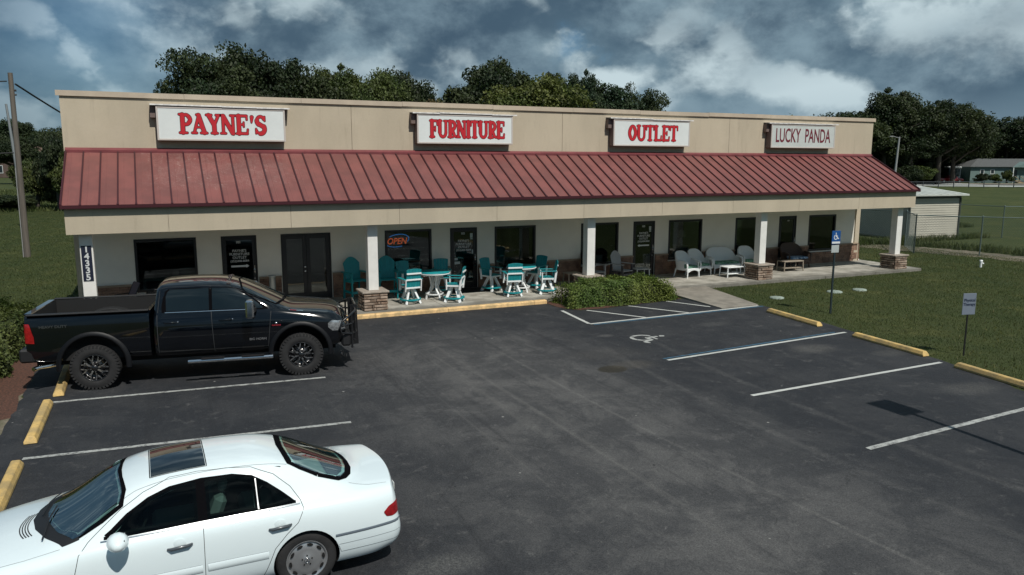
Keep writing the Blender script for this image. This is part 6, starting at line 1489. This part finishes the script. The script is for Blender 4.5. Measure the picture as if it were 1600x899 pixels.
# white rail fence and dark hedge line far right
s = thing('rail_fence', 'low dark rail fence along the far side of the field', 'fence', (120, 80, 0))
for k in range(16): mb = MB(); mb.box(k*3-.06, k*3+.06, -.06-k*.9, .06-k*.9, 0, 1.25); P(s, 'post', mb, mat('dark_rail', (.06, .07, .08), .8), 0)
for z in (.5, 1.1): mb = MB(); mb.bar((0, 0, z), (45, -13.5, z), .05, .12); P(s, 'rail', mb, MATS['dark_rail'], 0)
# brown roofed house far left
s = thing('far_house', 'long low house with brown roof beyond the field on the left', 'house', (-62, 246, 0), math.atan2(230.9-246, -29+62))
M_bw = mat('brown_wall', (.12, .085, .07), .9, var=.2, vscale=.4); M_br = mat('brown_roof', (.20, .13, .10), .9, var=.15, vscale=.5)
mb = MB(); mb.box(0, 36, 0, 14, 0, 6.8); P(s, 'wall', mb, M_bw)
mb = MB(); V = [(-.8, -.8, 6.8), (36.8, -.8, 6.8), (36.8, 14.8, 6.8), (-.8, 14.8, 6.8), (7, 7, 9.9), (30, 7, 9.9)]; mb.add(V, [(0, 1, 5, 4), (1, 2, 5), (2, 3, 4, 5), (3, 0, 4), (3, 2, 1, 0)]); P(s, 'roof', mb, M_br, 0)
for k in range(7):
    mb = MB(); frame(mb, 2+k*4.8, 4+k*4.8, 1.2, 3.4, .15, -.06, -.002); f = P(s, 'window', mb, M_hw2, 0); mb = MB(); mb.box(2.1+k*4.8, 3.9+k*4.8, -.04, -.004, 1.3, 3.3); P(f, 'pane', mb, M_hg, 0)

# ---------------------------------------------------------------- vegetation
def leaf_mat(name, c1, c2, transl=.25):
    m = bpy.data.materials.new(name); m.use_nodes = True; t = NT(m.node_tree)
    co = t.n('ShaderNodeTexCoord').outputs['Object']; oi = t.n('ShaderNodeObjectInfo').outputs['Random']
    g = t.n('ShaderNodeNewGeometry').outputs['Random Per Island']
    col = t.mix(t.ramp(t.noise(co, .9, 3, .5), .35, .65), c1, c2)
    k = t.math('MULTIPLY', t.math('MULTIPLY_ADD', g, 1.1, .45), t.math('MULTIPLY_ADD', oi, .35, .82))
    col = t.mix(1.0, col, t.n('ShaderNodeCombineColor', i={0: k, 1: k, 2: k}).outputs[0], 'MULTIPLY')
    a = t.n('ShaderNodeBsdfPrincipled', i={'Base Color': col, 'Roughness': .6, 'Specular IOR Level': .3}).outputs[0]
    b = t.n('ShaderNodeBsdfTranslucent', i={'Color': t.mix(1.0, col, (1.2, 1.3, .6), 'MULTIPLY')}).outputs[0]
    t.t.links.new(t.n('ShaderNodeMixShader', i={0: transl, 1: a, 2: b}).outputs[0], t.n('ShaderNodeOutputMaterial').inputs[0]); return m
L_dark = leaf_mat('dark_oak_leaf', (.024, .040, .018), (.046, .06, .024)); L_mid = leaf_mat('mid_green_leaf', (.055, .082, .024), (.09, .11, .032))
L_light = leaf_mat('yellow_green_leaf', (.085, .115, .03), (.14, .15, .042)); L_hedge = leaf_mat('hedge_leaf', (.085, .14, .03), (.155, .19, .042)); L_pine = leaf_mat('pine_needle', (.02, .04, .02), (.038, .058, .024), .15)
L_weed = leaf_mat('weed_blade', (.058, .082, .028), (.098, .112, .04), .3); L_brown = leaf_mat('brownish_leaf', (.09, .075, .03), (.12, .085, .035))
M_bark = mat('bark', (.10, .085, .07), .95, var=.4, vscale=6, bump=.6)
def quads(Pc, N, size, rng, aspect=.6):
    n = len(Pc); N = N/np.linalg.norm(N, axis=1, keepdims=True)
    r_ = rng.normal(size=(n, 3)); U = np.cross(N, r_); U /= np.linalg.norm(U, axis=1, keepdims=True)+1e-9; W = np.cross(N, U)
    s = (size*rng.uniform(.6, 1.35, n))[:, None]
    V = np.stack([Pc-U*s, Pc-W*s*aspect, Pc+U*s, Pc+W*s*aspect], 1).reshape(-1, 3)
    return V
def quads_mesh(name, V, m):
    n = len(V)//4; me = bpy.data.meshes.new(name); me.vertices.add(len(V)); me.vertices.foreach_set('co', V.astype(np.float32).ravel())
    me.loops.add(n*4); me.loops.foreach_set('vertex_index', np.arange(n*4, dtype=np.int32)); me.polygons.add(n); me.polygons.foreach_set('loop_start', np.arange(0, n*4, 4, dtype=np.int32)); me.polygons.foreach_set('loop_total', np.full(n, 4, dtype=np.int32))
    me.update(); me.validate(); me.materials.append(m); return me
def crown(seed, n_clump, per, rx, rz, leaf, cr=.22, low=-.75, lumps=7):
    """crown of unit-scaled tree: sub-crowns (limbs) with clumps on them, leaves spread through each clump"""
    rng = np.random.default_rng(seed); C_ = []
    L_ = []
    for k in range(lumps):
        a = 2*math.pi*k/lumps+rng.uniform(-.4, .4); d = rng.uniform(.3, .62); z = rng.uniform(-.35, .55); L_.append((d*math.cos(a)*rx, d*math.sin(a)*rx, z*rz, rng.uniform(.34, .56)))
    L_.append((rng.uniform(-.15, .15), rng.uniform(-.15, .15), rz*.55, .45)); L_ = np.array(L_)
    while len(C_) < n_clump:
        l = L_[rng.integers(len(L_))]; v = rng.normal(size=3); v /= np.linalg.norm(v); r_ = l[3]*rng.uniform(.55, 1.12)
        p = np.array([l[0]+v[0]*r_*rx, l[1]+v[1]*r_*rx, l[2]+v[2]*r_*rz*.8])
        if p[2] > low*rz: C_.append(p)
    C_ = np.array(C_); idx = np.repeat(np.arange(n_clump), per); n = len(idx)
    v = rng.normal(size=(n, 3)); v /= np.linalg.norm(v, axis=1, keepdims=True); rad = rng.uniform(.25, 1.0, n)**.6
    sc = rng.uniform(.55, 1.35, n_clump)[idx]*cr
    Pc = C_[idx]+v*(rad*sc)[:, None]*np.array([1, 1, .7])
    N = v*.6+rng.normal(size=(n, 3))*.65+np.array([0, 0, .35])
    return quads(Pc, N, leaf, rng)
CROWNS = {}
def crown_mesh(kind, m):
    if (kind, m.name) in CROWNS: return CROWNS[(kind, m.name)]
    spec = {'oak': (1, 420, 130, 1.0, .8, .025, .19), 'oak2': (2, 440, 125, 1.05, .75, .025, .18), 'round': (3, 400, 140, .9, .85, .024, .19), 'tall': (4, 380, 130, .72, 1.15, .025, .17), 'wispy': (5, 190, 120, .9, 1.0, .024, .16), 'pine': (6, 300, 130, .75, 1.1, .026, .17), 'bush': (7, 240, 120, 1.0, .8, .042, .2)}[kind]
    me = quads_mesh('crown', crown(*spec), m); CROWNS[(kind, m.name)] = me; return me
def tree(loc, H, Rr, kind, m, label, group, cat='tree', name='broadleaf_tree', trunk=.38, rot=None, rz=None):
    s = thing(name, label, cat, loc, 0, group); q = random.Random(int(loc[0]*13+loc[1]*7))
    cz = {'bush': .45}.get(kind, .56)*H; Rr *= 1.0 if kind == 'bush' else 1.32; hz = rz or (H-cz)/ ({'oak': .98, 'oak2': .95, 'round': 1.0, 'tall': 1.3, 'wispy': 1.15, 'pine': 1.25, 'bush': 1.0}[kind])
    o = link('crown', crown_mesh(kind, m), s, (0, 0, cz)); o.scale = (Rr, Rr, hz); o.rotation_euler[2] = rot if rot is not None else q.uniform(0, 6.28)
    mb = MB(); r0 = H*.022+.05
    mb.tube([(0, 0, -.2), (q.uniform(-.2, .2), q.uniform(-.2, .2), cz*.5), (q.uniform(-.3, .3), 0, cz)], [r0*1.3, r0, r0*.7], 8); tr_ = P(s, 'trunk', mb, M_bark, 0)
    for k in range(5):
        a = q.uniform(0, 6.28); z0_ = cz*q.uniform(.45, .9); mb = MB(); mb.tube([(0, 0, z0_), (math.cos(a)*Rr*.35, math.sin(a)*Rr*.35, z0_+H*.12), (math.cos(a)*Rr*.7, math.sin(a)*Rr*.7, z0_+H*.2)], [r0*.6, r0*.4, r0*.15], 6); P(tr_, 'limb', mb, M_bark, 0)
    return s
gt = 'trees behind the building'
# x, y, height, radius, kind, material, label
for x, y, H, Rr, kd, m, lb in (
    (6.3, 44, 15.2, 3.6, 'wispy', L_dark, 'tall open crowned dark oak, leftmost behind the parapet'),
    (10.0, 46, 14.6, 4.0, 'oak', L_dark, 'dark oak just right of the tallest crown above PAYNE sign'),
    (14.2, 48, 14.6, 3.8, 'oak2', L_dark, 'dark rounded oak above the right end of the first sign'),
    (17.6, 47, 13.9, 2.9, 'tall', L_mid, 'mid green feathery tree between the dark oaks'),
    (20.2, 46, 13.6, 2.9, 'round', L_mid, 'lighter green bushy tree left of the sky notch'),
    (23.4, 49, 14.2, 3.2, 'oak', L_dark, 'dark oak above the left end of the FURNITURE sign'),
    (26.8, 50, 11.8, 2.3, 'oak2', L_dark, 'dark oak sloping down to the gap above the FURNITURE sign'),
    (25.6, 43, 10.6, 2.3, 'round', L_brown, 'brownish green low tree above the FURNITURE sign'),
    (31.2, 47, 15.4, 4.4, 'oak', L_dark, 'big dark tree standing over the light green one'),
    (33.6, 41, 13.3, 4.2, 'round', L_light, 'light yellow green tree centred above the roof'),
    (38.0, 47, 14.2, 3.0, 'tall', L_dark, 'narrow dark tree right behind the light green one'),
    (42.4, 47, 14.7, 2.3, 'tall', L_pine, 'pointed dark pine with the highest tip right of centre'),
    (45.8, 46, 13.6, 3.9, 'pine', L_pine, 'dense dark pine above the OUTLET sign'),
    (50.2, 47, 13.8, 2.6, 'wispy', L_dark, 'thin open crowned tree at the right end of the row')):
    tree((x, y, 0), H, Rr, kd, m, lb, gt)
gr2 = 'tall trees far off on the right'
for k, (x, y, H, Rr, kd, m) in enumerate(((122, 92, 15.5, 6, 'oak', L_dark), (130, 94, 17.5, 6.5, 'oak2', L_dark), (140, 92, 19.6, 6.5, 'tall', L_dark), (149, 93, 18.6, 7, 'oak', L_dark), (157, 92, 21.2, 7, 'oak2', L_dark), (166, 95, 18.5, 6.5, 'round', L_dark), (174, 105, 18.0, 6.5, 'oak', L_dark), (186, 112, 19.5, 7, 'tall', L_dark), (198, 104, 19, 8, 'oak2', L_dark), (212, 100, 20, 8, 'oak', L_dark), (112, 100, 15, 6, 'round', L_dark))):
    H *= .9
    tree((x, y, 0), H, Rr, kd, m, ['dark tree partly hidden by the parapet end, far right group', 'dark tree right of the parapet corner', 'tall dark tree left in the far right group', 'broad dark tree in the middle of the far right group', 'tallest dark crown of the far right group', 'dark tree right of the tallest crown', 'dark tree over the motor home', 'dark tree over the pale green house', 'dark tree at the right picture edge', 'dark tree beyond the right picture edge', 'far dark tree showing just above the parapet by LUCKY PANDA'][k], gr2, rz=H*.50)
for k, (x, y, H, Rr) in enumerate(((158, 101, 8, 5), (163, 104, 8.5, 5), (169, 107, 8, 5), (150, 100, 7.5, 4.5), (137, 84, 4.6, 3.6), (145, 88, 4.6, 3.2), (153, 94, 4.4, 3.2), (172.5, 92.5, 2.6, 1.6), (178.5, 93.5, 2.4, 1.3), (181.5, 92.5, 3.4, 1.2), (122, 88, 4.5, 4), (170, 76, 1.2, 1.8), (176, 72, 1.3, 2.0))):
    tree((x, y, 0), H, Rr, 'bush', L_dark if k in (0, 1, 2, 3, 4, 7, 10) else L_mid, ['dark undergrowth left behind the red truck', 'dark undergrowth right behind the red truck', 'dark undergrowth behind the motor home', 'dark undergrowth left of the red truck', 'dark bush at the foot of the far trees, left', 'lighter green bush left of the red truck', 'green bush behind the red truck', 'dark bush between red truck and motor home', 'small bush at the home left corner', 'small leafy tree in front of the home', 'dark bush beside the far pole', 'low round shrub on the field edge', 'low round shrub at the right picture edge'][k], 'bushes at the foot of the far trees', 'bush', 'bush')
# the wood behind them all is one mass
rng_ = np.random.default_rng(77); VV = []
for k in range(150):
    t_ = rng_.uniform(0, 1); bx, by = 108+t_*190, 128-t_*30+rng_.uniform(-7, 9); hh = rng_.uniform(9, 15.5)-2.5*max(0, t_-.6)
    n = 700; v = rng_.normal(size=(n, 3)); v /= np.linalg.norm(v, axis=1, keepdims=True); Pc = v*np.array([5.5, 4, hh*.5])*rng_.uniform(.8, 1.05, n)[:, None]*(1+.12*np.sin(v[:, :1]*7+k))+np.array([bx, by, hh*.5])
    VV.append(quads(Pc, v+rng_.normal(size=(n, 3))*.6, .55, rng_))
tag(link('far_woods', quads_mesh('far_woods', np.concatenate(VV), L_dark)), kind='stuff')
# left background
for k, (x, y, H, Rr, kd, m, lb) in enumerate(((-6.2, 62, 8.2, 2.1, 'bush', L_dark, 'dark dense bushy tree against the building left corner'), (-4.4, 60, 6.6, 2.2, 'bush', L_mid, 'dark bush half hidden by the building left wall'), (-8.6, 66, 5.6, 1.8, 'bush', L_mid, 'smaller green bush left of the dense dark tree'),
    (-2, 110, 12.5, 5, 'oak', L_dark, 'far dark tree above the dense bush'), (-10, 150, 10.8, 5, 'oak2', L_dark, 'distant dark tree over the brown roof right end'), (-24, 165, 10.5, 5, 'round', L_dark, 'distant dark tree behind the utility pole'), (-36, 270, 19, 9, 'oak', L_dark, 'distant dark tree at the left picture edge'), (-18, 255, 17, 9, 'oak2', L_dark, 'distant dark tree behind the brown roofed house'),
    (-50, 275, 18, 9, 'round', L_dark, 'distant tree beyond the left picture edge'), (6, 120, 19.0, 4, 'wispy', L_dark, 'distant crown just showing above the parapet left part'), (16, 135, 19.5, 3.2, 'wispy', L_dark, 'distant crown showing left of the first tall oak'), (112, 118, 15.2, 5, 'round', L_dark, 'small far crown showing over the parapet right part'), (150, 150, 19, 6, 'oak', L_dark, 'far crown over the LUCKY PANDA sign'))):
    tree((x, y, 0), H, Rr, kd, m, lb, 'distant trees', name='broadleaf_tree' if H > 9 else 'bush', cat='tree' if H > 9 else 'bush')
# hedges: leaf masses with twigs inside, ragged outline
def hedge(name, label, loc, sx, sy, sz, n, leaf, m, seed, box=.5, twigs=True):
    rng = np.random.default_rng(seed); v = rng.normal(size=(n, 3)); v /= np.linalg.norm(v, axis=1, keepdims=True); v[:, 2] = np.abs(v[:, 2])*rng.choice([1, 1, 1, -.25], n)
    sup = (np.abs(v)**(1/ (1-box*.62))).sum(1)**(-(1-box*.62)) if False else 1/np.maximum(np.abs(v).max(1)**box, .01)
    Q = v*sup[:, None]; lump = .92+.09*np.sin(Q[:, 0]*sx*3.1+seed)*np.cos(Q[:, 1]*sy*4.3)+.05*np.sin(Q[:, 0]*sx*9)+rng.normal(size=n)*.035
    depth = rng.uniform(0, 1, n)**2.2*.30; Pc = Q*(lump-depth)[:, None]*np.array([sx, sy, sz]); Pc[:, 2] = np.maximum(Pc[:, 2], -.0)+.04
    N = v+rng.normal(size=(n, 3))*.55+np.array([0, 0, .25]); s = thing(name, label, 'hedge', loc)
    o = link('foliage', quads_mesh('foliage', quads(Pc, N, leaf, rng, .55), m), s)
    mb = MB(); q = random.Random(seed)
    for k in range(int(sx*9)):
        x, y = q.uniform(-sx, sx)*.85, q.uniform(-sy, sy)*.7; mb.tube([(x, y, -.05), (x+q.uniform(-.1, .1), y+q.uniform(-.1, .1), sz*.7)], .012, 5)
    P(s, 'twigs', mb, M_bark, 0, 'stuff')
    # solid heart coloured as shade so that no light shows through the thick middle
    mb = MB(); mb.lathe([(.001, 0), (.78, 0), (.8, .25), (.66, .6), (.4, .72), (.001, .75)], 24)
    mb.v = [(x*sx, y*sy, z*sz) for x, y, z in mb.v]; P(s, 'shade_core', mb, mat('shaded_inner_foliage', (.012, .018, .006), .95), 0)
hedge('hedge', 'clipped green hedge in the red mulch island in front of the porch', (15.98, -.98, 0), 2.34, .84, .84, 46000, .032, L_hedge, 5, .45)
hedge('hedge', 'dark green low hedge at the left edge behind the truck', (-2.0, -1.0, 0), 1.05, 4.3, .95, 42000, .04, L_mid, 8, .5)
# lawn blades near enough to show, weeds by the shed and fence
def blades(name, region, n, h, wd, m, seed, keep=None):
    rng = np.random.default_rng(seed); x0, x1, y0, y1 = region; X = rng.uniform(x0, x1, n); Y = rng.uniform(y0, y1, n)
    if keep is not None: k = keep(X, Y); X, Y = X[k], Y[k]
    n = len(X); a = rng.uniform(0, 6.28, n); hh = h*rng.uniform(.5, 1.4, n); ln = rng.normal(size=(n, 2))*hh[:, None]*.4; w_ = wd*rng.uniform(.6, 1.3, n)
    B = np.stack([X, Y, np.zeros(n)], 1); D = np.stack([np.cos(a)*w_, np.sin(a)*w_, np.zeros(n)], 1); T = B+np.concatenate([ln, hh[:, None]], 1)
    V = np.stack([B-D, B+D, T+D*.25, T-D*.25], 1).reshape(-1, 3)
    o = link(name, quads_mesh(name, V, m)); tag(o, kind='stuff')
def lot_right(Y): return np.interp(Y, [-30, -24, -16.5, -13.2, -10.8, -6.8, -3.56], [13, 14.6, 16.9, 18.05, 18.8, 19.58, 19.9])
def keep_r(X, Y): return np.where(Y < -3.56, X > lot_right(Y)+.02, np.where(Y < -.12, X > 19.84+(Y+3.5)*.17, (X > 32.1) | (Y > 20)))
def patchy(X, Y): return (np.sin(X*1.3+2*np.sin(Y*.9))+np.sin(Y*1.7+1.5*np.sin(X*.7))+.8*np.sin(X*3.9+Y*2.7)) > -.4
blades('lawn_blades', (14, 40, -22, 9), 300000, .036, .007, L_weed, 1, keep_r)
blades('lawn_tufts', (14, 40, -22, 9), 16000, .07, .010, leaf_mat('dry_blade', (.10, .11, .04), (.16, .15, .06), .3), 9, keep_r)
blades('lawn_blades', (-16, -.55, -1, 62), 230000, .04, .011, L_weed, 2, lambda X, Y: ~((X > -3.3) & (Y < 1.4)))
blades('tall_weeds', (37, 56, 1, 17), 60000, .28, .016, L_weed, 3, lambda X, Y: (((X > np.interp(Y, [-4, 2, 4, 6, 8, 11], [40.9, 41.4, 41.2, 40.7, 39.9, 38.7])) & (X < np.interp(Y, [-4, 2, 4, 6, 8, 11], [43, 43, 42.8, 42.2, 41.2, 40.2]))) | ((Y > 8.2) & (Y < 9.6) & (X < 49)) | (Y > 14)) & ~((X > 43.3) & (X < 49.0) & (Y > 9.2)))
blades('field_weeds', (-30, 2, 60, 120), 40000, .3, .05, L_weed, 4)
for k, (x, y, H, Rr) in enumerate(((-10.5, 63, 1.7, 2.3), (-13.5, 66, 1.3, 2.0), (-15.5, 74, 1.4, 2.0), (-9.5, 78, 1.1, 2.0))): tree((x, y, 0), H, Rr, 'bush', L_dark, ['low dark scrub right behind the utility pole foot', 'low dark scrub at the left picture edge', 'low scrub farther out at the left edge', 'low scrub farther out behind the pole'][k], 'low scrub left of the building', 'bush', 'bush')
blades('tall_weeds', (30.0, 37, 8.2, 20), 20000, .2, .014, L_weed, 6)
# palm fronds' shadow source: a small palm beside the lot, just outside the picture on the right
s = thing('cabbage_palm', 'small palm just outside the right picture edge, its shadow falls on the lot', 'palm', (13.5, -21.3, 0))
mb = MB(); mb.tube([(0, 0, -.1), (.1, 0, 1.8), (.05, .1, 3.6)], [.17, .13, .12], 10); P(s, 'trunk', mb, M_bark, 0)
for k in range(20):
    a = 2*math.pi*k/20+.1*(k % 3); el = R([55, 25, -5][k % 3]); mb = MB(); pts = []
    for j in range(7): r_ = .26*j; pts.append(Vector((math.cos(a)*r_*math.cos(el*.8), math.sin(a)*r_*math.cos(el*.8), 3.6+r_*math.sin(el)-.09*r_*r_*1.6)))
    mb.tube(pts, .012, 5)
    for j in range(2, 7):
        for kk in range(3):
            p = pts[j].lerp(pts[j-1], kk/3)
            for sg in (-1, 1):
                d = Vector((math.cos(a+sg*1.0), math.sin(a+sg*1.0), -.35))*.42*(1-.08*j); w_ = Vector((0, 0, .018)); mb.add([p, p+d*.5+w_, p+d, p+d*.5-w_], [(0, 1, 2, 3)])
    P(s, 'frond', mb, L_mid, 0)
